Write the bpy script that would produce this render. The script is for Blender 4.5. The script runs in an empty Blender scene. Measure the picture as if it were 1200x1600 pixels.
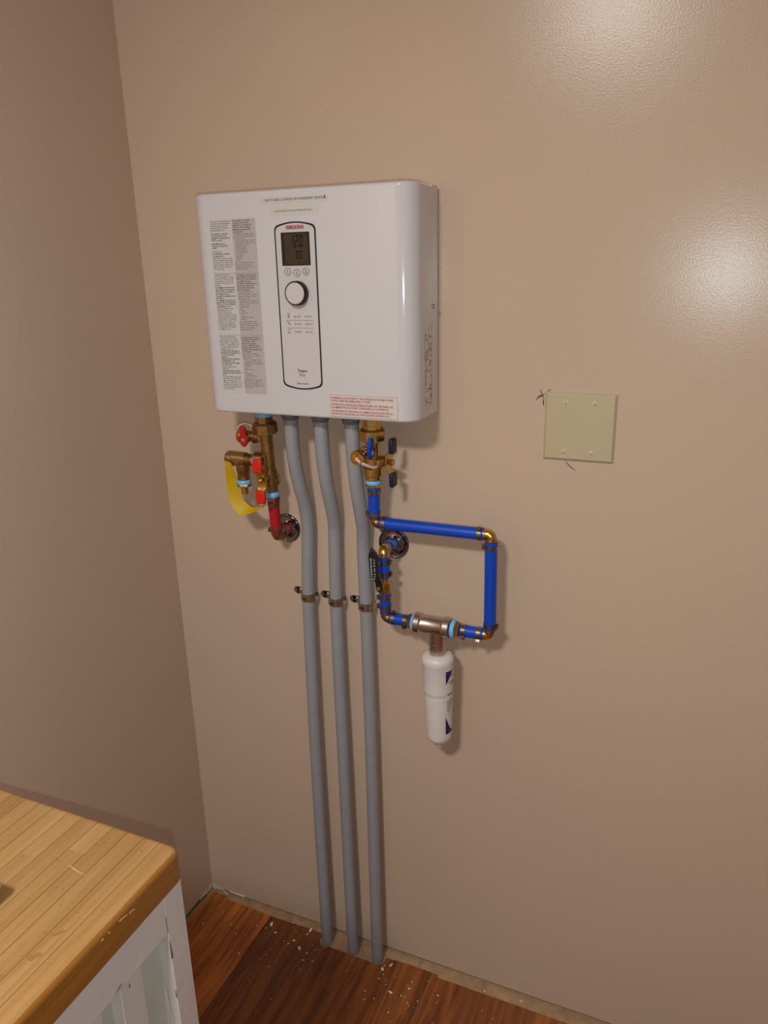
import bpy, bmesh, math, random
from mathutils import Vector, Matrix

# ------------------------------------------------------------------ camera, world, lights, exposure
SC = bpy.context.scene
COL = SC.collection
random.seed(7)
cam_d = bpy.data.cameras.new('camera')
cam_d.sensor_fit = 'HORIZONTAL'
cam_d.sensor_width = 36.0
cam_d.lens = 1192.63 * 36.0 / 1200.0
cam_d.clip_start = 0.02
cam = bpy.data.objects.new('camera', cam_d)
COL.objects.link(cam)
cam.matrix_world = Matrix(((0.919117, -0.102124, 0.380519, 1.07096),
                           (0.393382, 0.291294, -0.872008, -1.279561),
                           (-0.021789, 0.951167, 0.307907, 1.538601),
                           (0, 0, 0, 1)))
SC.camera = cam
SC.view_settings.view_transform = 'Standard'
SC.view_settings.look = 'None'
SC.view_settings.exposure = 0.0
SC.view_settings.gamma = 1.0
SC.view_settings.use_curve_mapping = False

world = bpy.data.worlds.new('room_light')
SC.world = world
world.use_nodes = True
wb = world.node_tree.nodes['Background']
wb.inputs['Color'].default_value = (1.0, 0.73, 0.56, 1)
wb.inputs['Strength'].default_value = 0.15

def area_light(name, loc, target, size, power, color):
    d = bpy.data.lights.new(name, 'AREA')
    d.shape = 'DISK'; d.size = size; d.energy = power; d.color = color
    o = bpy.data.objects.new(name, d); COL.objects.link(o)
    o.location = loc
    o.rotation_euler = (Vector(target) - Vector(loc)).to_track_quat('-Z', 'Y').to_euler()
    return o
# warm ceiling lamp behind the photographer, and the phone's small white flash
area_light('ceiling_lamp_light', (0.62, -1.88, 2.40), (0.62, -1.87, 0.0), 0.30, 34.0, (0.97, 0.965, 0.92))
area_light('phone_flash', (1.075, -1.283, 1.497), (0.70, 0.0, 1.22), 0.010, 3.9, (0.80, 0.97, 1.0))

# ------------------------------------------------------------------ materials
def srgb(r, g, b):
    f = lambda c: (c / 255 / 12.92) if c / 255 <= 0.04045 else ((c / 255 + 0.055) / 1.055) ** 2.4
    return (f(r), f(g), f(b), 1.0)

def mat(name, col, rough=0.5, metal=0.0, bump=None, vary=None, objcol=False, spec=None, coat=0.0):
    """bump=(noise scale, distance); vary=(noise scale, amount)"""
    m = bpy.data.materials.new(name); m.use_nodes = True
    nt = m.node_tree; b = nt.nodes['Principled BSDF']
    b.inputs['Base Color'].default_value = col
    b.inputs['Roughness'].default_value = rough
    b.inputs['Metallic'].default_value = metal
    if spec is not None: b.inputs['Specular IOR Level'].default_value = spec
    if coat: b.inputs['Coat Weight'].default_value = coat; b.inputs['Coat Roughness'].default_value = 0.08
    geo = nt.nodes.new('ShaderNodeNewGeometry')
    src = None
    if objcol:
        oi = nt.nodes.new('ShaderNodeObjectInfo'); src = oi.outputs['Color']
        nt.links.new(src, b.inputs['Base Color'])
    if vary:
        n = nt.nodes.new('ShaderNodeTexNoise'); n.inputs['Scale'].default_value = vary[0]
        n.inputs['Detail'].default_value = 4
        nt.links.new(geo.outputs['Position'], n.inputs['Vector'])
        mr = nt.nodes.new('ShaderNodeMapRange')
        mr.inputs[1].default_value = 0.3; mr.inputs[2].default_value = 0.7
        mr.inputs[3].default_value = 1 - vary[1]; mr.inputs[4].default_value = 1 + vary[1]
        nt.links.new(n.outputs['Fac'], mr.inputs[0])
        mx = nt.nodes.new('ShaderNodeVectorMath'); mx.operation = 'SCALE'
        if src: nt.links.new(src, mx.inputs[0])
        else: mx.inputs[0].default_value = col[:3]
        nt.links.new(mr.outputs[0], mx.inputs['Scale'])
        nt.links.new(mx.outputs[0], b.inputs['Base Color'])
    if bump:
        n = nt.nodes.new('ShaderNodeTexNoise'); n.inputs['Scale'].default_value = bump[0]
        n.inputs['Detail'].default_value = 3
        nt.links.new(geo.outputs['Position'], n.inputs['Vector'])
        bp = nt.nodes.new('ShaderNodeBump'); bp.inputs['Distance'].default_value = bump[1]
        bp.inputs['Strength'].default_value = 1.0
        nt.links.new(n.outputs['Fac'], bp.inputs['Height'])
        nt.links.new(bp.outputs['Normal'], b.inputs['Normal'])
    return m

def wood(name, dark, light, scale, stretch, rough, spots=None):
    """grain running along y; tinted by the object's own colour"""
    m = bpy.data.materials.new(name); m.use_nodes = True
    nt = m.node_tree; b = nt.nodes['Principled BSDF']
    b.inputs['Roughness'].default_value = rough
    geo = nt.nodes.new('ShaderNodeNewGeometry')
    oi = nt.nodes.new('ShaderNodeObjectInfo')
    off = nt.nodes.new('ShaderNodeVectorMath'); off.operation = 'SCALE'
    off.inputs[0].default_value = (3.1, 7.7, 1.9)
    nt.links.new(oi.outputs['Random'], off.inputs['Scale'])
    add = nt.nodes.new('ShaderNodeVectorMath'); add.operation = 'ADD'
    nt.links.new(geo.outputs['Position'], add.inputs[0]); nt.links.new(off.outputs[0], add.inputs[1])
    mp = nt.nodes.new('ShaderNodeVectorMath'); mp.operation = 'MULTIPLY'
    mp.inputs[1].default_value = (1, stretch, 1)
    nt.links.new(add.outputs[0], mp.inputs[0])
    n = nt.nodes.new('ShaderNodeTexNoise'); n.inputs['Scale'].default_value = scale
    n.inputs['Detail'].default_value = 6; n.inputs['Roughness'].default_value = 0.6
    n.inputs['Distortion'].default_value = 0.6
    nt.links.new(mp.outputs[0], n.inputs['Vector'])
    cr = nt.nodes.new('ShaderNodeValToRGB')
    cr.color_ramp.elements[0].position = 0.32; cr.color_ramp.elements[0].color = dark
    cr.color_ramp.elements[1].position = 0.68; cr.color_ramp.elements[1].color = light
    nt.links.new(n.outputs['Fac'], cr.inputs['Fac'])
    mx = nt.nodes.new('ShaderNodeMix'); mx.data_type = 'RGBA'; mx.blend_type = 'MULTIPLY'
    mx.inputs['Factor'].default_value = 1.0
    nt.links.new(cr.outputs['Color'], mx.inputs['A']); nt.links.new(oi.outputs['Color'], mx.inputs['B'])
    out = mx.outputs['Result']
    if spots:
        n2 = nt.nodes.new('ShaderNodeTexNoise'); n2.inputs['Scale'].default_value = spots[0]
        nt.links.new(geo.outputs['Position'], n2.inputs['Vector'])
        mr = nt.nodes.new('ShaderNodeMapRange')
        mr.inputs[1].default_value = spots[1]; mr.inputs[2].default_value = spots[1] + 0.05
        nt.links.new(n2.outputs['Fac'], mr.inputs[0])
        m2 = nt.nodes.new('ShaderNodeMix'); m2.data_type = 'RGBA'
        nt.links.new(mr.outputs[0], m2.inputs['Factor'])
        nt.links.new(out, m2.inputs['A']); m2.inputs['B'].default_value = spots[2]
        out = m2.outputs['Result']
    nt.links.new(out, b.inputs['Base Color'])
    bp = nt.nodes.new('ShaderNodeBump'); bp.inputs['Distance'].default_value = 0.0002
    nt.links.new(n.outputs['Fac'], bp.inputs['Height']); nt.links.new(bp.outputs['Normal'], b.inputs['Normal'])
    return m

M = {}
M['wall'] = mat('wall_paint', srgb(202, 176, 155), 0.215, bump=(380, 0.00017), spec=0.23, vary=(2.2, 0.015))
M['ceiling'] = mat('ceiling_paint', srgb(225, 220, 210), 0.8)
M['torn'] = mat('torn_drywall_paper', srgb(205, 192, 172), 0.9, vary=(90, 0.15))
M['gap'] = mat('gap_shade', srgb(104, 82, 64), 0.9)  # shade of the recess under the drywall, put into the colour
M['ply'] = mat('bare_subfloor', srgb(176, 142, 108), 0.85, vary=(40, 0.2))
M['floor'] = wood('brown_laminate', srgb(112, 58, 24), srgb(184, 110, 52), 60, 0.07, 0.38)
M['butcher'] = wood('butcher_block', srgb(164, 122, 72), srgb(184, 144, 96), 70, 0.05, 0.42)
M['butcher_edge'] = wood('amber_block_edge', srgb(146, 92, 34), srgb(168, 112, 48), 70, 0.05, 0.35)
M['glue'] = mat('glue_line', srgb(104, 66, 28), 0.6)
M['cab'] = mat('worn_white_paint', srgb(228, 221, 219), 0.5, bump=(60, 0.0004), vary=(14, 0.03))
M['cab_green'] = mat('pale_green_paint', srgb(206, 210, 202), 0.5, vary=(20, 0.04))
M['chip_dark'] = mat('bare_dark_wood', srgb(92, 82, 70), 0.8)
M['white'] = mat('glossy_white_shell', srgb(211, 206, 209), 0.12, coat=0.3)
M['panelwhite'] = mat('satin_white_panel', srgb(206, 200, 200), 0.3)
M['backplate'] = mat('white_backplate', srgb(206, 200, 198), 0.4)
M['black'] = mat('black_plastic', srgb(20, 18, 20), 0.5)
M['rubber'] = mat('dark_blue_vinyl', srgb(24, 28, 44), 0.4)
M['lcd'] = mat('lcd_glass', srgb(64, 53, 40), 0.12)
M['digit'] = mat('lcd_digit', srgb(9, 7, 5), 0.3)
M['ink'] = mat('black_print', srgb(38, 34, 34), 0.6)
M['greyink'] = mat('grey_print', srgb(120, 112, 112), 0.6)
M['paper'] = mat('clear_label_film', srgb(206, 200, 200), 0.35)
M['greypaper'] = mat('grey_label_field', srgb(186, 178, 177), 0.4)
M['tape'] = mat('cream_label_tape', srgb(208, 202, 196), 0.4)
M['redink'] = mat('red_print', srgb(178, 62, 48), 0.6)
M['pinkpaper'] = mat('pale_pink_label', srgb(212, 203, 198), 0.4)
M['logored'] = mat('red_badge', srgb(204, 150, 148), 0.5)
M['logodark'] = mat('dark_red_print', srgb(92, 30, 34), 0.5)
M['beigeprint'] = mat('brown_print', srgb(140, 118, 100), 0.6)
M['conduit'] = mat('grey_pvc', srgb(152, 151, 156), 0.42, vary=(30, 0.04))
M['conduit_dark'] = mat('grey_fitting', srgb(104, 106, 112), 0.5)
M['steel'] = mat('galvanized_steel', srgb(196, 190, 182), 0.28, 1.0, vary=(120, 0.2))
M['clamp'] = mat('clamp_steel', srgb(150, 138, 126), 0.30, 1.0, vary=(150, 0.25))
M['chrome'] = mat('chrome', srgb(198, 192, 188), 0.06, 1.0)
M['flange'] = mat('chrome_dark_reflection', srgb(150, 145, 142), 0.06, 1.0)  # chrome with the dark reflection of the room put into its colour
M['stainless'] = mat('satin_stainless', srgb(196, 182, 170), 0.33, 1.0, vary=(60, 0.08))
M['brass'] = mat('bright_brass', srgb(208, 170, 98), 0.29, 1.0, vary=(70, 0.15), bump=(260, 0.0003))
M['oldbrass'] = mat('dull_brass', srgb(172, 138, 90), 0.36, 1.0, vary=(70, 0.18), bump=(260, 0.0004))
M['bluepex'] = mat('blue_tubing', srgb(3, 69, 188), 0.38)
M['redpex'] = mat('red_tubing', srgb(176, 24, 28), 0.4)
M['pinkpex'] = mat('faded_red_sleeve', srgb(176, 62, 78), 0.45)
M['sleeve'] = mat('faded_blue_sleeve', srgb(60, 100, 176), 0.4)
M['redgrip'] = mat('red_vinyl', srgb(214, 36, 14), 0.4)
M['reddark'] = mat('deep_red_plastic', srgb(176, 22, 16), 0.4)
M['bluegrip'] = mat('blue_plastic', srgb(8, 60, 160), 0.35)
M['ptfe'] = mat('light_blue_sealing_tape', srgb(120, 190, 246), 0.5, vary=(200, 0.08))
M['strap'] = mat('clear_white_strap', srgb(222, 204, 190), 0.4)
M['yellow'] = mat('yellow_tag', srgb(206, 166, 6), 0.55)
M['filter'] = mat('white_filter_plastic', srgb(220, 213, 207), 0.32)
M['navy'] = mat('navy_print', srgb(30, 26, 104), 0.45)
M['labelwhite'] = mat('filter_label', srgb(224, 212, 206), 0.3)
M['mauveink'] = mat('mauve_print', srgb(92, 76, 96), 0.6)
M['almond'] = mat('almond_plastic', srgb(193, 177, 146), 0.3)
M['slot'] = mat('slot_shadow', srgb(120, 106, 80), 0.6)
M['almondscrew'] = mat('almond_screw', srgb(206, 194, 160), 0.3)
M['plaster'] = mat('plaster_white', srgb(244, 240, 234), 0.9)
M['traywhite'] = mat('tray_white', srgb(240, 236, 236), 0.3)
M['penmark'] = mat('brown_pen', srgb(58, 40, 36), 0.8)
M['scuff'] = mat('pale_scuff', srgb(204, 172, 130), 0.7)
M['stain'] = mat('amber_stain', srgb(160, 111, 58), 0.42)
M['knot'] = mat('brown_knot', srgb(116, 78, 42), 0.5)

# ------------------------------------------------------------------ mesh helpers
class G:
    def __init__(s): s.v = []; s.f = []
    def add(s, vs, fs):
        o = len(s.v); s.v += [Vector(p) for p in vs]; s.f += [tuple(i + o for i in f) for f in fs]; return s
    def box(s, lo, hi):
        x0, y0, z0 = lo; x1, y1, z1 = hi
        return s.add([(x0,y0,z0),(x1,y0,z0),(x1,y1,z0),(x0,y1,z0),(x0,y0,z1),(x1,y0,z1),(x1,y1,z1),(x0,y1,z1)],
                     [(0,3,2,1),(4,5,6,7),(0,1,5,4),(1,2,6,5),(2,3,7,6),(3,0,4,7)])
    def obox(s, c, ax, ay, az, sx, sy, sz):
        c = Vector(c); ax = Vector(ax).normalized(); ay = Vector(ay).normalized(); az = Vector(az).normalized()
        g = G().box((-sx/2,-sy/2,-sz/2),(sx/2,sy/2,sz/2))
        return s.add([c + ax*p.x + ay*p.y + az*p.z for p in g.v], g.f)
    def lathe(s, p0, d, prof, seg=28, closed=True, phase=0.0):
        """prof = [(t along d, radius)]"""
        p0 = Vector(p0); d = Vector(d).normalized()
        u = d.orthogonal().normalized(); w = d.cross(u)
        vs = []; fs = []
        for t, r in prof:
            for k in range(seg):
                a = 2*math.pi*k/seg + phase
                vs.append(p0 + d*t + (u*math.cos(a) + w*math.sin(a))*r)
        n = len(prof)
        for i in range(n-1):
            for k in range(seg):
                k2 = (k+1) % seg
                fs.append((i*seg+k, i*seg+k2, (i+1)*seg+k2, (i+1)*seg+k))
        if closed:
            fs.append(tuple(reversed(range(seg)))); fs.append(tuple(range((n-1)*seg, n*seg)))
        return s.add(vs, fs)
    def cyl(s, a, b, r, seg=28, ch=0.0):
        a = Vector(a); b = Vector(b); L = (b-a).length
        if ch: pr = [(0, r-ch), (ch, r), (L-ch, r), (L, r-ch)]
        else: pr = [(0, r), (L, r)]
        return s.lathe(a, b-a, pr, seg)
    def hexa(s, a, b, r, ch=0.0015, phase=0.0):
        return s.cyl(a, b, r, 6, ch) if not phase else s.lathe(a, Vector(b)-Vector(a), [(0, r-ch), (ch, r), ((Vector(b)-Vector(a)).length-ch, r), ((Vector(b)-Vector(a)).length, r-ch)], 6, True, phase)
    def tube(s, pts, r, seg=24, cap=True, scale=None):
        pts = [Vector(p) for p in pts]; n = len(pts)
        tan = []
        for i in range(n):
            t = (pts[min(i+1, n-1)] - pts[max(i-1, 0)]).normalized(); tan.append(t)
        u = tan[0].orthogonal().normalized()
        vs = []; fs = []
        for i in range(n):
            u = (u - tan[i]*u.dot(tan[i])).normalized(); w = tan[i].cross(u)
            rr = r[i] if isinstance(r, (list, tuple)) else r
            for k in range(seg):
                a = 2*math.pi*k/seg
                vs.append(pts[i] + (u*math.cos(a) + w*math.sin(a))*rr)
        for i in range(n-1):
            for k in range(seg):
                k2 = (k+1) % seg
                fs.append((i*seg+k, i*seg+k2, (i+1)*seg+k2, (i+1)*seg+k))
        if cap: fs.append(tuple(reversed(range(seg)))); fs.append(tuple(range((n-1)*seg, n*seg)))
        return s.add(vs, fs)
    def prism(s, pts, ex):
        """pts: 3D outline; ex: extrusion vector"""
        n = len(pts); pts = [Vector(p) for p in pts]; ex = Vector(ex)
        vs = pts + [p + ex for p in pts]
        fs = [tuple(reversed(range(n))), tuple(range(n, 2*n))]
        for i in range(n):
            j = (i+1) % n; fs.append((i, j, n+j, n+i))
        return s.add(vs, fs)
    def ribbon(s, A, B, th):
        """strip between two polylines with a thickness vector per point th (Vector)"""
        n = len(A); A = [Vector(p) for p in A]; B = [Vector(p) for p in B]; th = Vector(th)
        vs = A + B + [p+th for p in A] + [p+th for p in B]; fs = []
        for i in range(n-1):
            fs.append((i, i+1, n+i+1, n+i)); fs.append((2*n+i, 3*n+i, 3*n+i+1, 2*n+i+1))
            fs.append((i, 2*n+i, 2*n+i+1, i+1)); fs.append((n+i, n+i+1, 3*n+i+1, 3*n+i))
        fs.append((0, n, 3*n, 2*n)); fs.append((n-1, 2*n+n-1, 3*n+n-1, n+n-1))
        return s.add(vs, fs)

def face_phase(d, to=(.42, -1.25, .05), n=6):
    """phase that turns a flat of an n-sided lathe towards a direction"""
    d = Vector(d).normalized(); u = d.orthogonal().normalized(); w = d.cross(u); to = Vector(to)
    return math.atan2(to.dot(w), to.dot(u)) + math.pi/n

def smooth_path(pts, k=8):
    """Catmull-Rom through the points"""
    P = [Vector(p) for p in pts]; P = [P[0]*2 - P[1]] + P + [P[-1]*2 - P[-2]]; out = []
    for i in range(1, len(P)-2):
        a, b, c, d = P[i-1], P[i], P[i+1], P[i+2]
        for j in range(k):
            t = j/k
            out.append(0.5*((2*b) + (c-a)*t + (2*a-5*b+4*c-d)*t*t + (3*b-a-3*c+d)*t**3))
    out.append(P[-2]); return out

def props(o, label=None, cat=None, group=None, kind=None):
    if label: o['label'] = label
    if cat: o['category'] = cat
    if group: o['group'] = group
    if kind: o['kind'] = kind
    return o

def obj(name, g, m, parent=None, base=None, sharp=35, bevel=0, label=None, cat=None, group=None, kind=None, color=None, bseg=2):
    """one mesh object. g is in world coordinates; base is the thing's base point (world)"""
    if parent is not None: base = Vector(parent['_base'])
    base = Vector(base) if base is not None else Vector((0, 0, 0))
    me = bpy.data.meshes.new(name)
    me.from_pydata([p - base for p in g.v], [], g.f)
    bm = bmesh.new(); bm.from_mesh(me); bmesh.ops.recalc_face_normals(bm, faces=bm.faces); bm.to_mesh(me); bm.free()
    for p in me.polygons: p.use_smooth = True
    me.set_sharp_from_angle(angle=math.radians(sharp))
    me.materials.append(m)
    o = bpy.data.objects.new(name, me); COL.objects.link(o)
    if parent is not None: o.parent = parent
    else: o.location = base
    o['_base'] = tuple(base)
    if color: o.color = color
    if bevel:
        b = o.modifiers.new('bevel', 'BEVEL'); b.width = bevel; b.segments = bseg; b.limit_method = 'ANGLE'
        b.angle_limit = math.radians(40)
    return props(o, label, cat, group, kind)

def thing(name, base, label, cat, group=None):
    o = bpy.data.objects.new(name, None); COL.objects.link(o)
    o.empty_display_size = 0.02
    o.location = base; o['_base'] = tuple(base)
    return props(o, label, cat, group)

def sub(o, g, name, m, **k): return obj(name, g, m, parent=o, **k)

# ---- lettering: font curves turned into flat mesh, gathered in one G
_glyph = {}
def text_into(g, s, org, right, up, nrm, height, width=None, bold=False, align='L', lift=0.0003):
    cu = bpy.data.curves.new('t', 'FONT'); cu.body = s; cu.resolution_u = 1
    if bold: cu.offset = 0.018
    o = bpy.data.objects.new('t', cu); COL.objects.link(o)
    dg = bpy.context.evaluated_depsgraph_get()
    me = bpy.data.meshes.new_from_object(o.evaluated_get(dg))
    vs = [v.co.copy() for v in me.vertices]; fs = [tuple(p.vertices) for p in me.polygons]
    bpy.data.objects.remove(o); bpy.data.curves.remove(cu); bpy.data.meshes.remove(me)
    if not vs: return
    x0 = min(v.x for v in vs); x1 = max(v.x for v in vs)
    k = height / 0.72
    kx = k if width is None else width / max(x1 - x0, 1e-6)
    w = (x1 - x0)*kx
    dx = {'L': 0, 'C': -w/2, 'R': -w}[align]
    org = Vector(org) + Vector(nrm)*lift
    g.add([org + Vector(right)*((v.x-x0)*kx + dx) + Vector(up)*(v.y*k) for v in vs], fs)

# ------------------------------------------------------------------ the setting
wall_back = obj('wall_back', G().box((-0.1, 0, 0.004), (3.2, 0.1, 2.44)), M['wall'], kind='structure')
wall_left = obj('wall_left', G().box((-0.1, -4.0, 0.011), (0, 0, 2.44)), M['wall'], kind='structure')
obj('ceiling', G().box((-0.1, -4.0, 2.44), (3.2, 0.1, 2.52)), M['ceiling'], kind='structure')
floor = obj('floor', G().box((-0.1, -4.0, -0.05), (3.2, 0.1, -0.005)), M['ply'], kind='structure')
obj('gap_sill', G().box((-0.1, 0.006, -0.005), (3.2, 0.03, 0.0045)).box((-0.03, -4.0, -0.005), (-0.006, 0.006, 0.0115)), M['gap'], kind='structure')  # sill strips under the walls, coloured brown for the shade in the gap

# floor planks (boards run away from the back wall); far edges are cut unevenly and notched round the conduits
def plank(outline, col):
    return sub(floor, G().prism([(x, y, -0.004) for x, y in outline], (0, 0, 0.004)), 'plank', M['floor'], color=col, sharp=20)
def notch(cx, cy, r, a0, a1, n=8):
    return [(cx + r*math.cos(math.radians(a0 + (a1-a0)*i/n)), cy + r*math.sin(math.radians(a0 + (a1-a0)*i/n))) for i in range(n+1)]
YB = -2.2
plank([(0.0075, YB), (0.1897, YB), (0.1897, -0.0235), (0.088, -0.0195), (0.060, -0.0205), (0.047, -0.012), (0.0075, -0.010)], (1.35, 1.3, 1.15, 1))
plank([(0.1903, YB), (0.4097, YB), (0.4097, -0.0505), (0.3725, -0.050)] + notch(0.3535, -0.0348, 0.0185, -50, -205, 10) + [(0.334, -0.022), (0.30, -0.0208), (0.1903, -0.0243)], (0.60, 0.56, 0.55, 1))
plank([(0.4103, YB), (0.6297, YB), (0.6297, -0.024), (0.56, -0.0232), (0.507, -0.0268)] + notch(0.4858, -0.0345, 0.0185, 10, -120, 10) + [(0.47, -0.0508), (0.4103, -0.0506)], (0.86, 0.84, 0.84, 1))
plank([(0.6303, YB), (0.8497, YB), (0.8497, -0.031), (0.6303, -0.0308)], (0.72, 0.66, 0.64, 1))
x = 0.8503
while x < 3.1:
    plank([(x, YB), (x+0.2194, YB), (x+0.2194, -0.031), (x, -0.031)], random.choice([(0.7, .66, .64, 1), (0.9, .86, .84, 1), (1.1, 1.05, 1, 1)]))
    x += 0.22
# drywall torn ragged along its lower edge in the corner
g = G()
pts = [(0.001, 0.012), (0.012, 0.0135), (0.020, 0.0085), (0.030, 0.0095), (0.034, 0.006), (0.024, 0.001), (0.016, 0.003), (0.008, -0.002), (0.001, 0.001)]
g.prism([(x, -0.001, z) for x, z in pts], (0, -0.002, 0))
sub(wall_back, g, 'torn_edge', M['torn'], label='torn pale drywall paper in the corner')
g = G()
g.prism([(0.034, -0.004, 0.0075), (0.044, -0.008, 0.0085), (0.055, -0.009, 0.005), (0.0545, -0.006, 0.002), (0.044, -0.004, 0.003)], (0, -0.0015, 0))
g.prism([(0.056, -0.001, 0.010), (0.063, -0.001, 0.0075), (0.10, -0.001, 0.0085), (0.10, -0.001, 0.005), (0.056, -0.001, 0.006)], (0, -0.0012, 0))
sub(wall_back, g, 'torn_edge', M['plaster'], label='loose white drywall flake')
g = G(); zz = 0.012
pl = [(-0.004, 0.016), (-0.012, 0.014), (-0.017, 0.009), (-0.022, 0.012), (-0.025, 0.008), (-0.030, 0.016), (-0.040, 0.0125), (-0.055, 0.0125), (-0.055, 0.0095), (-0.030, 0.007), (-0.027, 0.002), (-0.020, 0.006), (-0.015, 0.002), (-0.004, 0.004)]
g.prism([(0.0005, y, z) for y, z in pl], (0.0015, 0, 0))
sub(wall_left, g, 'torn_edge', M['torn'], label='ragged drywall edge at floor')

# brown pen strokes on the wall round the blank cover plate
def stroke(pts, w):
    g = G(); n = len(pts)
    P = [Vector((0.8082 + (u-848)*0.00106, -0.0003, 1.3242 - (v-618)*0.00108)) for u, v in pts]
    A = []; B = []
    for i, p in enumerate(P):
        t = (P[min(i+1, n-1)] - P[max(i-1, 0)]).normalized(); q = Vector((-t.z, 0, t.x))
        ww = w*(0.35 if i in (0, n-1) else 1.0)
        A.append(p + q*ww/2); B.append(p - q*ww/2)
    g.ribbon(A, B, (0, 0.0002, 0))
    sub(wall_back, g, 'pen_mark', M['penmark'])
stroke([(843.2, 608), (846, 614), (848.5, 618.5), (850.8, 625)], 0.0014)
stroke([(836.8, 626), (841, 621.5), (846, 618.8), (852, 614.5)], 0.0017)
stroke([(840.5, 618.8), (844, 618.6), (848.5, 617)], 0.0013)
stroke([(855.5, 611.3), (858, 609.8), (860.2, 608)], 0.0015)
stroke([(849.2, 624), (849.8, 628), (850, 634)], 0.0022)
stroke([(846, 709), (848, 711.5)], 0.0012)
stroke([(888.8, 719), (892, 723.4), (896, 727.2), (900, 730.2), (905, 733.8)], 0.0013)

# ------------------------------------------------------------------ tankless water heater
HX, HZ, HW, HH = 0.2116, 1.2874, 0.4129, 0.3721
YF = -0.117
heater = thing('water_heater', (HX + HW/2, 0, HZ), 'white wall-mounted electric tankless water heater with round dial and small display', 'water heater')
def plan(inset, y_back, r=0.031, n=10):
    x0, x1, yf = HX + inset, HX + HW - inset, YF + inset
    r = max(r - inset, 0.002)
    pts = [(x0, y_back)]
    for i in range(n+1):
        a = math.radians(180 + 90*i/n); pts.append((x0 + r + r*math.cos(a), yf + r + r*math.sin(a)))
    for i in range(n+1):
        a = math.radians(270 + 90*i/n); pts.append((x1 - r + r*math.cos(a), yf + r + r*math.sin(a)))
    pts.append((x1, y_back)); return pts
g = G(); rf = 0.005; lev = []
for i in range(6):
    a = math.radians(90*i/5); lev.append((HZ + rf - rf*math.cos(a)*1.0, rf - rf*math.sin(a)))
lev2 = [(HZ + HH - (z - HZ), ins) for z, ins in reversed(lev)]
rings = [[(x, y, z) for x, y in plan(ins, -0.036)] for z, ins in lev + lev2]
n = len(rings[0]); vs = [p for r in rings for p in r]; fs = []
for i in range(len(rings)-1):
    for k in range(n):
        k2 = (k+1) % n; fs.append((i*n+k, i*n+k2, (i+1)*n+k2, (i+1)*n+k))
fs.append(tuple(range(n))); fs.append(tuple(range((len(rings)-1)*n, len(rings)*n)))
g.add(vs, fs)
sub(heater, g, 'cover', M['white'], sharp=50)
sub(heater, G().box((HX, -0.03599, HZ + 0.003), (HX + HW, -0.009, HZ + HH - 0.001)), 'back_panel', M['white'])
sub(heater, G().box((HX + 0.004, -0.009, HZ + 0.006), (HX + HW - 0.004, -0.0002, HZ + HH - 0.006)), 'wall_mount', M['backplate'])
g = G().lathe((HX+HW-0.001, -0.0299, 1.4709), (1, 0, 0), [(0, .0035), (.003, .0035), (.0042, .0025), (.0042, .0)], 16, False)
sub(heater, g, 'side_screw', M['chrome'])

X3, Z3, NF = Vector((1, 0, 0)), Vector((0, 0, 1)), Vector((0, -1, 0))
def hp(lx, lz, d=0.0): return Vector((HX + lx, YF - d, HZ + lz))
def rrect(x0, x1, z0, z1, r, n=5):
    pts = []
    for cx, cz, a0 in ((x1-r, z1-r, 0), (x0+r, z1-r, 90), (x0+r, z0+r, 180), (x1-r, z0+r, 270)):
        for i in range(n+1):
            a = math.radians(a0 + 90*i/n); pts.append((cx + r*math.cos(a), cz + r*math.sin(a)))
    return pts
def panel_outline(grow):
    xc, w = 0.2049, 0.0373 + grow
    zt, za, zb, zl = 0.3155 + grow, 0.3206 + grow, 0.0552 - grow, 0.0497 - grow
    pts = []
    for sgn, ze, zm in ((1, zt, za), (-1, zb, zl)):
        s = sgn
        xs = [s*w]
        # corner (quadratic bezier) from (w, ze - s*0.008) to (w-0.008, ~ze)
        for i in range(7):
            t = i/6
            p0 = Vector((w, ze - s*0.008)); p1 = Vector((w - 0.0005, ze - s*0.0003)); p2 = Vector((w - 0.009, ze + (zm-ze)*0.25))
            q = p0*(1-t)**2 + p1*2*t*(1-t) + p2*t*t; pts.append((xc + s*q.x, q.y))
        for i in range(1, 12):
            t = i/12; xx = (w - 0.009)*(1 - 2*t)
            u = xx/(w - 0.009); pts.append((xc + s*xx, ze + (zm-ze)*(0.25 + 0.75*(1-u*u))))
        for i in range(7):
            t = 1 - i/6
            p0 = Vector((w, ze - s*0.008)); p1 = Vector((w - 0.0005, ze - s*0.0003)); p2 = Vector((w - 0.009, ze + (zm-ze)*0.25))
            q = p0*(1-t)**2 + p1*2*t*(1-t) + p2*t*t; pts.append((xc - s*q.x, q.y))
    return pts
cp = sub(heater, G().prism([hp(x, z, -0.001) for x, z in panel_outline(-0.0010)], (0, -0.0022, 0)), 'control_panel', M['panelwhite'])
a = panel_outline(0.0010); b = panel_outline(-0.0012)
A = [hp(x, z, 0.0001) for x, z in a]; B = [hp(x, z, 0.0001) for x, z in b]
sub(cp, G().ribbon(A + A[:1], B + B[:1], (0, -0.0014, 0)), 'outline_gasket', M['black'])
PF = 0.0012   # panel face
scr = sub(heater, G().prism([hp(x, z, PF-0.0005) for x, z in rrect(0.1788, 0.2318, 0.2533, 0.3053, 0.0012)], (0, -0.0012, 0)), 'display', M['black'])
sub(scr, G().prism([hp(x, z, PF) for x, z in rrect(0.1850, 0.2284, 0.2556, 0.3026, 0.0006)], (0, -0.0010, 0)), 'lcd_screen', M['lcd'])
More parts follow.
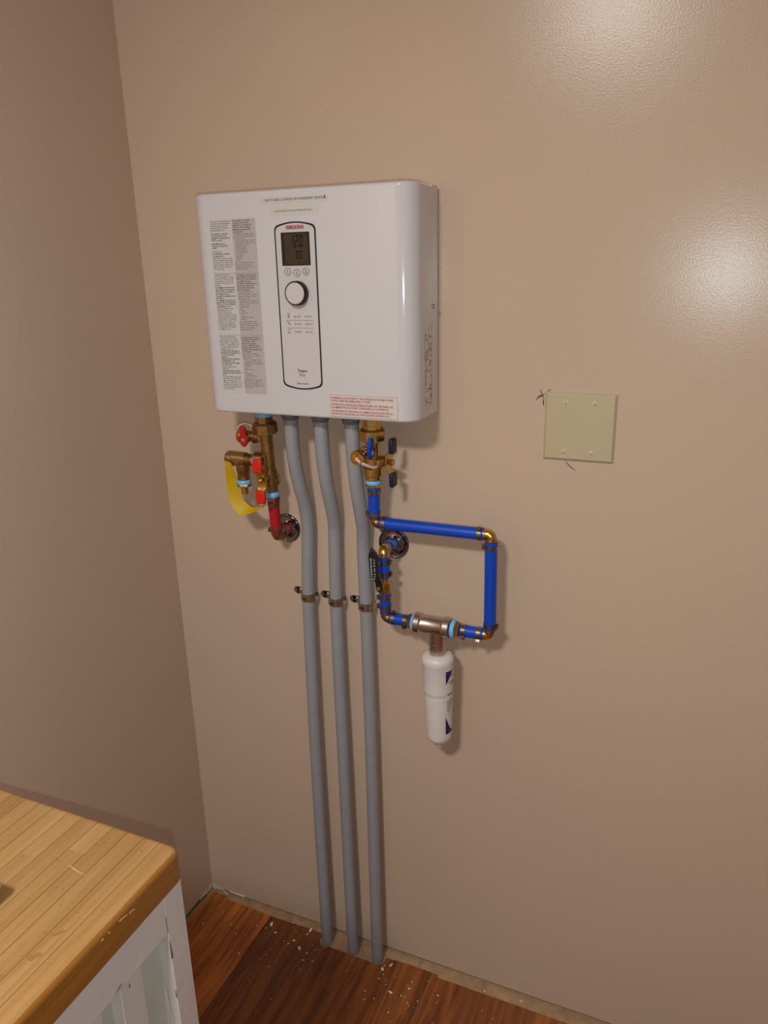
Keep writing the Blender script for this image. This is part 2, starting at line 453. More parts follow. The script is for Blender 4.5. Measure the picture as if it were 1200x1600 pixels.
# seven-segment digits
g = G()
SEG = {'0': 'abcdef', '1': 'bc', '2': 'abged'}
def digit(ch, x, z, w, h, t):
    seg = {'a': (x, x+w, z+h-t, z+h), 'd': (x, x+w, z, z+t), 'g': (x, x+w, z+h/2-t/2, z+h/2+t/2),
           'f': (x, x+t, z+h/2, z+h), 'e': (x, x+t, z, z+h/2), 'b': (x+w-t, x+w, z+h/2, z+h), 'c': (x+w-t, x+w, z, z+h/2)}
    for s in SEG[ch]:
        x0, x1, z0, z1 = seg[s]; e = 0.00015
        g.prism([hp(x0+e, z0+e, PF+0.0010), hp(x1-e, z0+e, PF+0.0010), hp(x1-e, z1-e, PF+0.0010), hp(x0+e, z1-e, PF+0.0010)], (0, -0.0002, 0))
for i, c in enumerate('120'): digit(c, 0.1962 + i*0.0083, 0.2822, 0.0064, 0.0185, 0.0021)
for i, c in enumerate('00'): digit(c, 0.2056 + i*0.0064, 0.2637, 0.0050, 0.0127, 0.0017)
sub(scr, g, 'display_digits', M['digit'])
g = G(); g.prism([hp(x, z, PF-0.0004) for x, z in rrect(0.1886, 0.2224, 0.3096, 0.3163, 0.0005)], (0, -0.0007, 0))
badge = sub(heater, g, 'badge', M['logored'], label='small red maker badge')
g = G(); text_into(g, 'STIEBEL ELTRON', hp(0.1896, 0.3106, PF+.0003), X3, Z3, NF, 0.0047, 0.0318, True, lift=0.0002)
sub(badge, g, 'badge_lettering', M['logodark'])
# three round buttons
for ch, bx, bz in (('1', 0.1881, 0.2441), ('i', 0.2053, 0.2418), ('2', 0.2222, 0.2438)):
    g = G().lathe(hp(bx, bz, PF-0.0004), NF, [(0, .0062), (.0012, .0062), (.0012, .0053), (.0006, .0053)], 24, False)
    bt = sub(heater, g, 'button', M['greyink'])
    g = G().lathe(hp(bx, bz, PF-0.0004), NF, [(0, .0053), (.0007, .0053), (.0007, 0)], 24, False)
    sub(bt, g, 'button_face', M['panelwhite'])
    g = G()
    if ch == 'i':
        g.prism([hp(bx-.0006, bz-.0036, PF), hp(bx+.0006, bz-.0036, PF), hp(bx+.0006, bz+.0016, PF), hp(bx-.0006, bz+.0016, PF)], (0, -.0005, 0))
        g.prism([hp(bx-.0006, bz+.0024, PF), hp(bx+.0006, bz+.0024, PF), hp(bx+.0006, bz+.0036, PF), hp(bx-.0006, bz+.0036, PF)], (0, -.0005, 0))
    else: text_into(g, ch, hp(bx, bz-0.003, PF), X3, Z3, NF, 0.006, None, True, 'C', 0.0005)
    sub(bt, g, 'button_mark', M['ink'])
# dial
KX, KZ = 0.2056, 0.2094
g = G().lathe(hp(KX, KZ, PF-0.0003), NF, [(0, .0196), (.0015, .0200), (.0112, .0196), (.0122, .0190), (.0120, .0172)], 40, True)
kn = sub(heater, g, 'dial', M['black'])
g = G().lathe(hp(KX, KZ, PF+0.0095), NF, [(0, .0174), (.0022, .0174), (.0030, .0167), (.0032, .010), (.0032, .0001)], 40, True)
sub(kn, g, 'dial_cap', M['panelwhite'])
# temperature table
g = G()
for z in (0.1652, 0.1527):
    g.prism([hp(.1792, z-.0003, PF), hp(.2313, z-.0003, PF), hp(.2313, z+.0003, PF), hp(.1792, z+.0003, PF)], (0, -.0003, 0))
# small pictograms: shower, hand spray, bath
def pq(x0, z0, x1, z1): g.prism([hp(x0, z0, PF), hp(x1, z0, PF), hp(x1, z1, PF), hp(x0, z1, PF)], (0, -.0003, 0))
pq(.1812, .1758, .1862, .1766); pq(.1854, .1690, .1862, .1766); pq(.1838, .1692, .1850, .1745); pq(.1812, .1690, .1822, .1700); pq(.1812, .1715, .1820, .1725)
g.prism([hp(.1814, .1640, PF), hp(.1822, .1644, PF), hp(.1852, .1606, PF), hp(.1842, .1598, PF)], (0, -.0003, 0)); pq(.1846, .1574, .1866, .1604)
for i in range(10):
    a = math.radians(18*i); b2 = math.radians(18*i+18)
    g.prism([hp(.1848+.0030*math.cos(a), .1478+.0034*math.sin(a), PF), hp(.1848+.0024*math.cos(a), .1478+.0028*math.sin(a), PF), hp(.1848+.0024*math.cos(b2), .1478+.0028*math.sin(b2), PF), hp(.1848+.0030*math.cos(b2), .1478+.0034*math.sin(b2), PF)], (0, -.0003, 0))
pq(.1818, .1440, .1880, .1447); pq(.1818, .1447, .1825, .1480); pq(.1838, .1452, .1852, .1466)
sub(heater, g, 'temperature_table', M['greyink'])
g = G()
for z, l, r in ((.1700, '86 - 95 °F', '30 - 35 °C'), (.1577, '95 - 113 °F', '35 - 45 °C'), (.1446, '120 - 140 °F', '50 - 60 °C')):
    text_into(g, l, hp(.1952, z, PF), X3, Z3, NF, .0032, .0130, True); text_into(g, r, hp(.2166, z, PF), X3, Z3, NF, .0032, .0130, True)
sub(heater, g, 'table_lettering', M['ink'])
g = G()
text_into(g, 'Tempra', hp(.1960, .0785, PF), X3, Z3, NF, .0056, .0188, True)
text_into(g, 'Plus', hp(.2001, .0712, PF), X3, Z3, NF, .0054, .0108)
text_into(g, 'Made in Germany', hp(.1946, .0577, PF), X3, Z3, NF, .0026, .0214, True)
sub(heater, g, 'panel_lettering', M['ink'])
# label tapes
def sheet(name, pts, m, parent, th=0.0003, d=0.0): return sub(parent, G().prism([hp(x, z, d - 0.0003) for x, z in pts], (0, -0.0003 - th, 0)), name, m)
t1 = sheet('label_tape', [(.1425, .3500), (.2686, .3492), (.2680, .3588), (.1428, .3618)], M['tape'], heater)
g = G(); text_into(g, 'UNIT POWER IS SUPPLIED FROM BASEMENT SERVICE', hp(.1512, .3537, .0003), Vector((1, 0, 0.0005)), Z3, NF, .0040, .1090)
g.prism([hp(.2612, .3535, .0003), hp(.2632, .3535, .0003), hp(.2632, .3585, .0003), hp(.2612, .3585, .0003)], (0, -.0002, 0))
sub(t1, g, 'tape_lettering', M['ink'])
t2 = sheet('label_tape', [(.1600, .3316), (.2492, .3307), (.2508, .3466), (.1600, .3474)], M['tape'], heater)
g = G(); text_into(g, 'CAUTION-RECIRCULATION SYSTEM IS INSTALLED', hp(.1685, .3372, .0003), X3, Z3, NF, .0024, .0690)
sub(t2, g, 'tape_lettering', M['ink'])
# red warning label
w = sheet('warning_label', [(.2557, .0046), (.3817, .0053), (.3814, .0424), (.2556, .0420)], M['pinkpaper'], heater)
g = G()
for i, s in enumerate(['WARNING: DISCONNECT THIS APPLIANCE FROM POWER', 'SUPPLY BEFORE REMOVING COVER.',
                       'ATTENTION: VEUILLEZ DÉBRANCHER CET APPAREIL DE', "L'ALIMENTATION AVANT D'ENLEVER LE COUVERCLE.",
                       'ADVERTENCIA! APAGAR LA ALIMENTACION ELECTRICA', 'ANTES DE LEVANTAR LA TAPA DE ESTE ARTEFACTO!']):
    z = .0352 - i*.0049 - (i//2)*.0014
    text_into(g, s, hp(.2585, z, .0003), X3, Z3, NF, .0035, (.115, .074, .114, .107, .114, .109)[i], True)
for x0, z0, x1, z1 in ((.2560, .0050, .2564, .0418), (.3809, .0056, .3813, .0420), (.2560, .0048, .3813, .0052), (.2560, .0417, .3813, .0421)):
    g.prism([hp(x0, z0, .0003), hp(x1, z0, .0003), hp(x1, z1, .0003), hp(x0, z1, .0003)], (0, -.0002, 0))
sub(w, g, 'warning_lettering', M['redink'])
# trilingual instruction sheet, two columns of small print
ins = sheet('instruction_label', [(.0390, .0365), (.1310, .0365), (.1310, .3315), (.0390, .3315)], M['paper'], heater, 0.0001)
sub(ins, G().prism([hp(x, z, 0.0001) for x, z in [(.0850, .0365), (.1308, .0365), (.1302, .3300), (.0845, .3300)]], (0, -0.0002, 0)), 'grey_column', M['greypaper'], label='grey field behind right column')
EN = ('To operate the water heater turn the dial to the temperature that is required and open the hot water tap. ',
      'It is safest to set the unit to stay at the lowest temperature setting. We recommend 104 to 120 F to avoid scalding risk. Minimize the temperature setting to ensure the requirements of the application. ',
      'The hot water heater should only be used with cold water at the inlet. If the unit is used with preheated water the setting may be exceeded. ')
FR = ('Tournez le bouton de réglage sur la température requise et ouvrez le robinet pour que la température soit atteinte. ',
      'Le réglage le plus bas est le plus sûr. Nous recommandons de 104 à 120 F pour éviter le risque de brûlures. Il est recommandé de régler la température au minimum pour votre appareil. ',
      'La pression de service et le débit doivent rester dans les limites de la plaque signalétique de cet appareil. ')
ES = ('Gire el botón hasta la temperatura requerida y abra el grifo de agua caliente para usar el calentador. ',
      'La temperatura más baja es la más segura. Recomendamos de 104 a 120 F para evitar quemaduras. Ajuste la temperatura mínima para los requisitos de la instalación. ',
      'El calentador de agua sólo debe usarse con agua fría en la entrada y con la presión indicada en la placa. ')
def words(src):
    i = 0; ws = src.split()
    while True: yield ws[i % len(ws)]; i += 1
gl, gb = G(), G()
# (column x, right x, z of first line, pitch, [(count, bold, indent, full width)...])
PITCH = .00352
def column(x0, w, z, spec, lang):
    srcs = {False: words(lang[0] + lang[2]), True: words(lang[1])}
    for cnt, bold, ind, full in spec:
        if cnt == 0: z -= PITCH*full; continue
        for i in range(cnt):
            line = next(srcs[bold]); n = 27 if full > 0.7 else int(27*full*random.uniform(0.7, 1.2))
            if i == cnt-1: n = int(n*random.uniform(0.45, 0.8))
            while True:
                nx = next(srcs[bold])
                if len(line) + len(nx) + 1 > n: break
                line += ' ' + nx
            ww = w*min(1.0, len(line)/27.5)
            text_into(gb if bold else gl, line, hp(x0 + ind, z, .0003), X3, Z3, NF, .0026, ww, bold, lift=0.0001)
            z -= PITCH
    return z
c1, c2, wl, wr = .0408, .0856, .041, .041
column(c1, wl, .3262, [(5, False, 0, 1), (0, 0, 0, .6), (4, True, 0, 1), (0, 0, 0, .6), (3, True, 0, 1), (0, 0, 0, .6), (1, False, 0, 1), (2, True, 0, 1), (6, False, 0, 1)], EN)
column(c1, wl, .2398, [(6, False, 0, 1), (6, True, 0, 1), (4, True, 0, 1), (11, False, 0, 1)], FR)
column(c1, wl, .1352, [(7, False, 0, 1), (4, True, 0, 1), (4, True, 0, 1), (2, False, 0, 1), (3, True, 0, 1), (7, False, 0, 1)], ES)
column(c2, wr, .3262, [(6, True, 0, 1), (3, False, 0, 1), (3, False, .0035, .9), (7, False, .0035, .6), (4, False, 0, 1)], EN)
column(c2, wr, .2392, [(8, True, 0, 1), (4, False, 0, 1), (3, False, .0035, .9), (3, False, .0035, .5), (4, False, .0035, .6), (5, False, 0, 1)], FR)
column(c2, wr, .1345, [(8, True, 0, 1), (3, False, 0, 1), (4, False, .0035, .9), (6, False, .0035, .6), (5, False, 0, 1)], ES)
sub(ins, gl, 'small_print', M['greyink'] if False else M['ink'])
sub(ins, gb, 'bold_print', M['ink'])
for z in (.2430, .1388):
    g = G().prism([hp(.0408, z-.0002, .0003), hp(.1300, z-.0002, .0003), hp(.1300, z+.0002, .0003), hp(.0408, z+.0002, .0003)], (0, -.0001, 0))
    sub(ins, g, 'divider_line', M['greyink'])
# rating label on the right side face
g = G(); XS = HX + HW
g.box((XS - .0002, -.0760, 1.3050), (XS + .0003, -.0395, 1.4440))
rl = sub(heater, g, 'rating_label', M['white'])
g = G()
def sq(y0, z0, y1, z1): g.box((XS + .0002, y0, z0), (XS + .0006, y1, z1))
for y in (-.0752, -.0555): sq(y, 1.385, y+.0012, 1.442)
sq(-.0752, 1.306, -.0742, 1.38); sq(-.0412, 1.31, -.0402, 1.36); sq(-.0412, 1.43, -.0402, 1.4435)
for yc in (-.070, -.064, -.050, -.044):
    z = 1.308
    while z < 1.425:
        L = random.uniform(.002, .007)
        if random.random() < .55: sq(yc, z, yc + random.uniform(.002, .004), z + L)
        z += L + random.uniform(.0008, .003)
sub(rl, g, 'rating_print', M['beigeprint'])
sub(rl, G().box((XS + .0002, -.0515, 1.333), (XS + .0007, -.0475, 1.337)), 'rating_mark', M['ink'])

# ------------------------------------------------------------------ three grey conduits with straps
paths = [
    [(.3508, -.055, 1.2860), (.3512, -.055, 1.2600), (.3513, -.0545, 1.2200), (.3520, -.051, 1.1850), (.3532, -.042, 1.1420), (.3545, -.029, 1.1020), (.3547, -.0205, 1.0650), (.3540, -.0180, 1.0300), (.3500, -.0190, .9600), (.3478, -.0207, .8809), (.3474, -.0235, .7200), (.3476, -.0262, .5459), (.3500, -.0300, .3000), (.3538, -.0347, .0175), (.3541, -.0350, -.0040)],
    [(.4148, -.057, 1.2860), (.4155, -.058, 1.2600), (.4161, -.058, 1.2300), (.4166, -.056, 1.1930), (.4174, -.048, 1.1450), (.4176, -.036, 1.1050), (.4165, -.0235, 1.0680), (.4140, -.0182, 1.0380), (.4125, -.0190, .9600), (.4120, -.0208, .8771), (.4130, -.0234, .7200), (.4153, -.0259, .5628), (.4185, -.0300, .3000), (.4224, -.0347, .0160), (.4227, -.0350, -.0040)],
    [(.4775, -.058, 1.2860), (.4785, -.059, 1.2600), (.4798, -.060, 1.2250), (.4808, -.057, 1.1850), (.4815, -.049, 1.1350), (.4812, -.036, 1.0900), (.4790, -.024, 1.0520), (.4758, -.0186, 1.0150), (.4770, -.0195, .9450), (.4789, -.0208, .8741), (.4805, -.0232, .7300), (.4821, -.0256, .5795), (.4836, -.0300, .3000), (.4850, -.0348, .0129), (.4851, -.0350, -.0040)]]
LBL = ['grey plastic conduit with an S-bend, nearest the red tubing on the left', 'grey plastic conduit with an S-bend, middle one of the three', 'grey plastic conduit with an S-bend, right one behind the blue valve']
SL = ['small steel pipe strap holding the left grey conduit to the wall', 'small steel pipe strap holding the middle grey conduit to the wall', 'small steel pipe strap holding the right grey conduit to the wall']
for i, P in enumerate(paths):
    c = thing('conduit', P[-1], LBL[i], 'conduit', 'grey conduits below the water heater')
    sub(c, G().tube(smooth_path(P, 6), 0.01335, 24), 'pipe', M['conduit'], sharp=60)
    t = Vector(P[0])
    g = G().lathe(t + Vector((0, 0, -.018)), (0, 0, 1), [(0, .0138), (.0010, .0152), (.003, .0156), (.005, .0158), (.006, .0170), (.018, .0172)], 28)
    sub(c, g, 'adapter', M['conduit_dark'])
    if i == 0:
        for z0, z1 in ((.2, .30), (.12, .15)):
            g = G().obox((.3497 - .0060, -.0298 - .0118, (z0+z1)/2 - .02), (1, 0, 0), (0, 1, 0), (-.005, .002, 1), .0006, .0006, z1 - z0)
            sub(c, g, 'scratch', M['ink'])
    # strap
    zc = .8945
    k = min(range(len(P)), key=lambda j: abs(P[j][2] - zc)); cx, cy = P[k][0], P[k][1]
    cx = {0: .3482, 1: .4120, 2: .4785}[i]; cy = -.0204
    s = thing('pipe_strap', (cx, 0, zc), SL[i], 'pipe strap', 'steel straps on the grey conduits')
    pr = []
    R = .0150
    for a in range(200, -21, -10):
        pr.append((cx + R*math.cos(math.radians(a)), cy - R*math.sin(math.radians(a))))
    pr = [(cx - .0375, -.0008), (cx - .0195, -.0008), (cx - .0165, -.004)] + pr[1:-1] + [(cx + .0160, -.0095)]
    A = [Vector((x, y, zc - .0078)) for x, y in pr]; B = [Vector((x, y, zc + .0078)) for x, y in pr]
    g = G(); n = len(pr)
    # thickness outwards
    vs = []; fs = []
    for j, (x, y) in enumerate(pr):
        a = Vector(pr[min(j+1, n-1)]) - Vector(pr[max(j-1, 0)]); a.normalize(); nn = Vector((a.y, -a.x))
        if j < 2: nn = Vector((0, -1))
        for zz, off in ((zc-.0078, 0), (zc+.0078, 0), (zc+.0078, .0013), (zc-.0078, .0013)):
            vs.append((x + nn.x*off, y + nn.y*off, zz))
    for j in range(n-1):
        for q in range(4):
            q2 = (q+1) % 4; fs.append((j*4+q, j*4+q2, (j+1)*4+q2, (j+1)*4+q))
    fs += [(0, 1, 2, 3), tuple((n-1)*4+q for q in (3, 2, 1, 0))]
    g.add(vs, fs)
    sub(s, g, 'band', M['steel'], sharp=40)
    g = G().lathe((cx - .0375, -.0008, zc), (0, -1, 0), [(0, .0078), (.0013, .0078)], 20)
    sub(s, g, 'tab', M['steel'])
    g = G().lathe((cx - .030, -.002, zc), (0, -1, 0), [(0, .0042), (.0012, .0042), (.0028, .0030), (.0033, .0)], 16, False)
    sub(s, g, 'screw', M['chrome'])
    g = G().obox((cx - .002, cy - .0163, zc), (1, 0, 0), (0, 1, 0), (0, 0, 1), .009, .0010, .004).obox((cx - .002, cy - .0163, zc - .0035), (1, 0, 0), (0, 1, 0), (0, 0, 1), .005, .0012, .003)
    sub(s, g, 'stamped_rib', M['clamp'])

# ------------------------------------------------------------------ plumbing helpers
def clamp_ring(parent, c, d, ear=None, r=.0122, w=.0075, mm=None):
    """cinch clamp round a tube: band + raised ear"""
    c = Vector(c); d = Vector(d).normalized()
    g = G().lathe(c - d*w/2, d, [(0, .0109), (0, r), (w, r), (w, .0109), (0, .0109)], 24, False)
    cl = sub(parent, g, 'clamp', mm or M['clamp'])
    if ear is not None:
        e = Vector(ear); e = (e - d*e.dot(d)).normalized(); q = d.cross(e)
        g = G()
        p = c + e*(r + .0013)
        g.obox(p - q*.0030, q, e, d, .0012, .0046, w*.95).obox(p + q*.0030, q, e, d, .0012, .0046, w*.95).obox(p + e*.0021, q, e, d, .0072, .0011, w*.95)
        sub(cl, g, 'clamp_ear', M['clamp'])
        g = G().obox(c + (e*-.5 + q*.86).normalized()*(r + .0004), d.cross((e*-.5 + q*.86).normalized()), (e*-.5 + q*.86).normalized(), d, .005, .0009, w*.5)
        sub(cl, g, 'clamp_tooth', M['chrome'])
    return cl

def tubing(label, p0, p1, m, clamps, group, r=.0111, name='water_tube'):
    p0 = Vector(p0); p1 = Vector(p1); d = (p1 - p0).normalized()
    t = thing(name, min((p0, p1), key=lambda q: q.z), label, 'water tube', group)
    L = (p1 - p0).length
    sub(t, G().lathe(p0, d, [(0, .0092), (0, r-.0006), (.0006, r), (L-.0006, r), (L, r-.0006), (L, .0092)], 28, True), 'tube', m)
    for dist, ear in clamps: clamp_ring(t, p0 + d*dist, d, ear)
    return t

def elbow(label, corner, da, db, m, la=.016, lb=.016, r=.0098, group=None):
    """90 degree bend with stubs running from corner along da and db"""
    c = Vector(corner); da = Vector(da).normalized(); db = Vector(db).normalized()
    R = .0070; cen = c + da*R + db*R
    pts = [c + da*la]
    for i in range(9):
        a = math.pi/2*i/8; pts.append(cen - db*R*math.cos(a) - da*R*math.sin(a))
    pts.append(c + db*lb)
    t = thing('elbow_fitting', c, label, 'elbow fitting', group)
    sub(t, G().tube(pts, r, 24), 'body', m, sharp=60)
    for dd, l in ((da, la), (db, lb)):
        g = G().lathe(c + dd*(l - .0035), dd, [(0, r), (.0004, r+.0012), (.0022, r+.0012), (.0026, r)], 24)
        sub(t, g, 'collar', m)
    return t

def adapter(label, p0, p1, tape_len, r, m, rn=None):
    """hex nut at p0 end, light blue thread tape towards p1"""
    p0 = Vector(p0); p1 = Vector(p1); d = (p1-p0).normalized(); L = (p1-p0).length
    t = thing('threaded_adapter', p0, label, 'adapter')
    sub(t, G().lathe(p0, d, [(0, r-.002), (.0012, r), (L-tape_len-.0008, r), (L-tape_len, r-.001)], 6, True, face_phase(d)), 'hex_nut', m)
    g = G(); k = tape_len
    g.lathe(p0 + d*(L-k), d, [(0, (rn or r)-.0012), (k*.2, (rn or r)-.0002), (k*.55, (rn or r)+.0002), (k*.8, (rn or r)-.0008), (k, (rn or r)-.002)], 24)
    sub(t, g, 'sealing_tape', M['ptfe'])
    return t

def valve(name, label, ax, ang, m, z, hot):
    """isolation valve on a vertical axis. ax(z) -> axis point. local frame: lever faces -y, drain points -x; turned by ang about z"""
    base = ax(z['low'][0])
    v = thing(name, base, label, 'valve')
    ca, sa = math.cos(ang), math.sin(ang)
    D = lambda x, y, zz=0: Vector((x*ca - y*sa, x*sa + y*ca, zz))
    def L(x, y, zz): return ax(zz) + D(x, y)
    def ring(nm, z0, z1, r, seg=28, ch=.001, mm=None, ph=0.0):
        p0, p1 = ax(z0), ax(z1); LL = (p1-p0).length
        return sub(v, G().lathe(p0, p1-p0, [(0, r-ch), (ch, r), (LL-ch, r), (LL, r-ch)], seg, True, ph), nm, mm or m)
    ring('inlet_neck', z['neck'][0], z['neck'][1], z['neck'][2], 8, .001, None, face_phase((0, 0, 1), n=8))
    p0, p1 = ax(z['nut'][0]), ax(z['nut'][1]); LL = (p1-p0).length; r = z['nut'][2]
    sub(v, G().lathe(p0, p1-p0, [(0, r-.001), (.001, r), (LL*.8, r), (LL, r-.005)], 8, True, face_phase(p1-p0, n=8)), 'union_nut', m)
    ring('body', z['body'][0], z['body'][1], z['body'][2])
    for q in z['rings']: ring('collar', q[0], q[1], q[2], q[3] if len(q) > 3 else 28, .001, None, face_phase((0, 0, 1), n=8))
    ring('lower_nut', z['low'][0], z['low'][1], z['low'][2], z.get('lowseg', 28))
    # main lever
    zl = z['lever']
    g = G().cyl(L(0, -.010, zl), L(0, -.026, zl), .0088, 24, .001).hexa(L(0, -.026, zl), L(0, -.0315, zl), .0080)
    st = sub(v, g, 'stem', m)
    g = G().hexa(L(0, -.0345, zl), L(0, -.0405, zl), .0066).cyl(L(0, -.0405, zl), L(0, -.0435, zl), .0032, 12)
    sub(st, g, 'stem_nut', M['brass'])
    prof = [(-.034, -.0405, .0075), (-.022, -.0405, .0085), (-.0135, -.0335, .0095), (-.006, -.0325, .0105), (.006, -.0325, .0105), (.0135, -.0335, .0095), (.022, -.0405, .0085), (.034, -.0405, .0075)]
    A = [L(-w, y, zl + dz) for dz, y, w in prof]; B = [L(w, y, zl + dz) for dz, y, w in prof]
    # keep the plate on one vertical line
    g = G().ribbon(A, B, D(0, .0022))
    lv = sub(v, g, 'lever', M['brass'])
    for s, a0, a1 in ((1, .0165, .0430), (-1, .0185, .0445)):
        g = G()
        c = L(0, -.0405, zl + s*(a0+a1)/2)
        g.obox(c, D(1, 0), D(0, 1), (0, 0, 1), .0195, .0085, a1-a0)
        sub(lv, g, 'grip', M['redgrip'] if hot else M['rubber'], bevel=.003, bseg=3)
    # drain port with its cap
    zd = z['drain']
    g = G().lathe(L(-.006, 0, zd), D(-1, 0), [(0, .0105), (.016, .0105), (.016, .0122), (.021, .0122), (.021, .0095), (.026, .0095), (.030, .0102), (.038, .0102), (.039, .0085), (.042, .0085)], 24)
    dp = sub(v, g, 'drain_port', M['brass'] if not hot else m)
    g = G().lathe(L(-.047, 0, zd), D(-1, 0), [(0, .0120), (.001, .0127), (.012, .0127), (.0135, .0120), (.0135, .0095), (.0120, .0090), (.0120, .0001)], 24)
    cp_ = sub(dp, g, 'drain_cap', M['brass'])
    g = G().obox(L(-.0598, 0, zd), D(0, 1), (0, 0, 1), D(1, 0), .018, .0026, .003).obox(L(-.0598, 0, zd), D(0, 1), (0, 0, 1), D(1, 0), .0026, .018, .003)
    sub(dp, g, 'cap_cross', M['brass'])
    if hot:
        pts = [(-.060, 0, zd), (-.064, -.002, zd+.012), (-.050, -.004, zd+.024), (-.034, -.004, zd+.026), (-.018, -.003, zd+.014), (-.010, -.010, zd+.004), (-.008, -.011, zd-.008)]
        wr_ = .0022
    else:
        pts = [(-.0625, 0, zd), (-.060, -.008, zd-.006), (-.050, -.015, zd-.0135), (-.036, -.019, zd-.0195), (-.022, -.020, zd-.021), (-.010, -.017, zd-.014)]
        wr_ = .0052
    sp = smooth_path([L(*q) for q in pts], 5)
    sub(v, G().ribbon([p + Vector((0, 0, wr_/2)) for p in sp], [p - Vector((0, 0, wr_/2)) for p in sp], D(0, -.0008)), 'cap_strap', M['strap'])
    # drain handle
    zh = z['dhandle']; hx_, hy_ = -.039, -.0215
    hm = M['reddark'] if hot else M['bluegrip']
    pts = []
    for a in range(0, 360, 12):
        rr = .0100 + .0030*max(0, math.cos(math.radians(3*(a-270))))
        pts.append((rr*math.cos(math.radians(a)), rr*math.sin(math.radians(a))))
    g = G().prism([L(hx_ + px, hy_, zh + pz) for px, pz in pts], D(0, .007))
    g.prism([L(hx_ + px, hy_ + .0005, zh + pz) for px, pz in ((-.0066, .004), (.0066, .004), (.0056, .0240), (.0044, .0258), (-.0044, .0258), (-.0056, .0240))], D(0, .0065))
    h = sub(v, g, 'drain_handle', hm, bevel=.001)
    g = G().lathe(L(hx_, hy_ + .0003, zh), D(0, -1), [(0, .0042), (.0008, .0042), (.0014, .0028), (.0015, 0)], 14, False)
    sub(h, g, 'handle_screw', M['steel'])
    sub(v, G().cyl(L(hx_, -.008, zh), L(hx_, -.0145, zh), .0055, 16), 'drain_stem', m)
    return v, L, D

# ------------------------------------------------------------------ hot side (left)
H0, H1 = Vector((.2953774, -.058, 1.24986)), Vector((.2999846, -.050, 1.04853))
def hax(z):
    t = (z - H0.z)/(H1.z - H0.z); p = H0.lerp(H1, t); return Vector((p.x, p.y, z))
hz_ = dict(neck=(1.2600, 1.2868, .0165), nut=(1.2388, 1.2612, .0238), body=(1.1640, 1.2392, .0122),
           rings=[(1.1600, 1.1660, .0146), (1.1530, 1.1600, .0150), (1.1370, 1.1535, .0184, 8)], low=(1.1224, 1.1385, .0128), lowseg=8,
           lever=1.1535, drain=1.2300, dhandle=1.2265)
hv, HL, HD_ = valve('hot_water_valve', 'brass hot water shutoff valve with red grips under the left of the heater', hax, 0.0, M['oldbrass'], hz_, True)
sub(hv, G().lathe(hax(1.272), (0, 0, 1), [(0, .0174), (.012, .0174)], 24), 'blue_washer', M['ptfe'])
sub(hv, G().cyl(HL(-.008, -.002, 1.187), HL(-.0285, -.002, 1.187), .0122, 24, .001), 'side_port', M['oldbrass'])
# pressure relief valve hanging off the side port
RY = -.0585; RZ = 1.1835
rv = thing('relief_valve', (.2390, RY, 1.118), 'brass pressure relief valve left of the red valve, with light blue tape', 'relief valve')
g = G().lathe((.2672, RY, RZ), (-1, 0, 0), [(0, .0100), (.010, .0100), (.010, .0122), (.013, .0122), (.013, .0108), (.016, .0108), (.016, .0122), (.019, .0122), (.019, .0138), (.042, .0148), (.046, .0152), (.047, .0142), (.050, .0142), (.051, .0150), (.059, .0150), (.0625, .0120), (.0625, .006)], 28)
sub(rv, g, 'body', M['oldbrass'])
g = G().cyl((.2692, RY, RZ), (.2668, RY, RZ), .0112, 24)
sub(rv, g, 'sealing_tape', M['ptfe'])
g = G().lathe((.2388, RY, RZ - .008), (0, 0, -1), [(0, .0135), (.016, .0135), (.018, .0122), (.030, .0125), (.0325, .0125)], 28)
sub(rv, g, 'outlet', M['oldbrass'])
g = G().lathe((.2388, RY, RZ - .0405), (0, 0, -1), [(0, .0130), (.002, .0140), (.006, .0140), (.0085, .0132)], 24)
sub(rv, g, 'outlet_tape', M['ptfe'])
g = G().lathe((.2388, RY, RZ - .0490), (0, 0, -1), [(0, .0134), (.001, .0142), (.0052, .0142), (.0062, .013)], 6, True, .3)
sub(rv, g, 'outlet_nut', M['oldbrass'])
g = G().lathe((.2388, RY, RZ - .0550), (0, 0, -1), [(0, .0070), (.005, .0070), (.005, .0078), (.0065, .0078), (.0065, .0070), (.0150, .0074), (.0155, .0070), (.0155, .0050)], 20)
sub(rv, g, 'outlet_stub', M['brass'])
g = G().tube([(.206, RY, RZ+.002), (.201, RY - .001, RZ + .001), (.1995, RY - .001, RZ - .003)], .0011, 8).tube([(.206, RY, RZ-.004), (.2005, RY - .001, RZ - .006), (.199, RY - .001, RZ - .008)], .0011, 8)
sub(rv, g, 'test_wire', M['clamp'])
g = G().obox((.2330, RY - .0142, RZ - .004), (1, 0, -.8), (0, 1, 0), (.8, 0, 1), .010, .002, .0035)
sub(rv, g, 'cast_mark', M['oldbrass'])
# yellow tag looped between relief valve and valve lever
yo = [(.2108, -.0768, 1.1830), (.2107, -.078, 1.1507), (.2110, -.078, 1.1290), (.2124, -.078, 1.1077), (.2210, -.078, 1.0887), (.2361, -.078, 1.0743), (.2588, -.078, 1.0795), (.2818, -.076, 1.0911), (.2960, -.074, 1.1002)]
yi = [(.2228, -.0758, 1.1795), (.2230, -.062, 1.1476), (.2270, -.062, 1.1270), (.2331, -.062, 1.1064), (.2411, -.062, 1.0966), (.2524, -.064, 1.0895), (.2672, -.066, 1.0900), (.2815, -.070, 1.0950), (.2950, -.073, 1.1012)]
props(obj('yellow_tag', G().ribbon(smooth_path(yo, 4), smooth_path(yi, 4), (.0003, .0008, .0003)), M['yellow'], base=(.2123, -.078, 1.17), sharp=70),
      'curled yellow tag strip hanging below the brass relief valve', 'tag')
adapter('brass adapter nut with light blue tape above the red tube', hax(1.1040), hax(1.1222), .0105, .0140, M['oldbrass'], .0136)
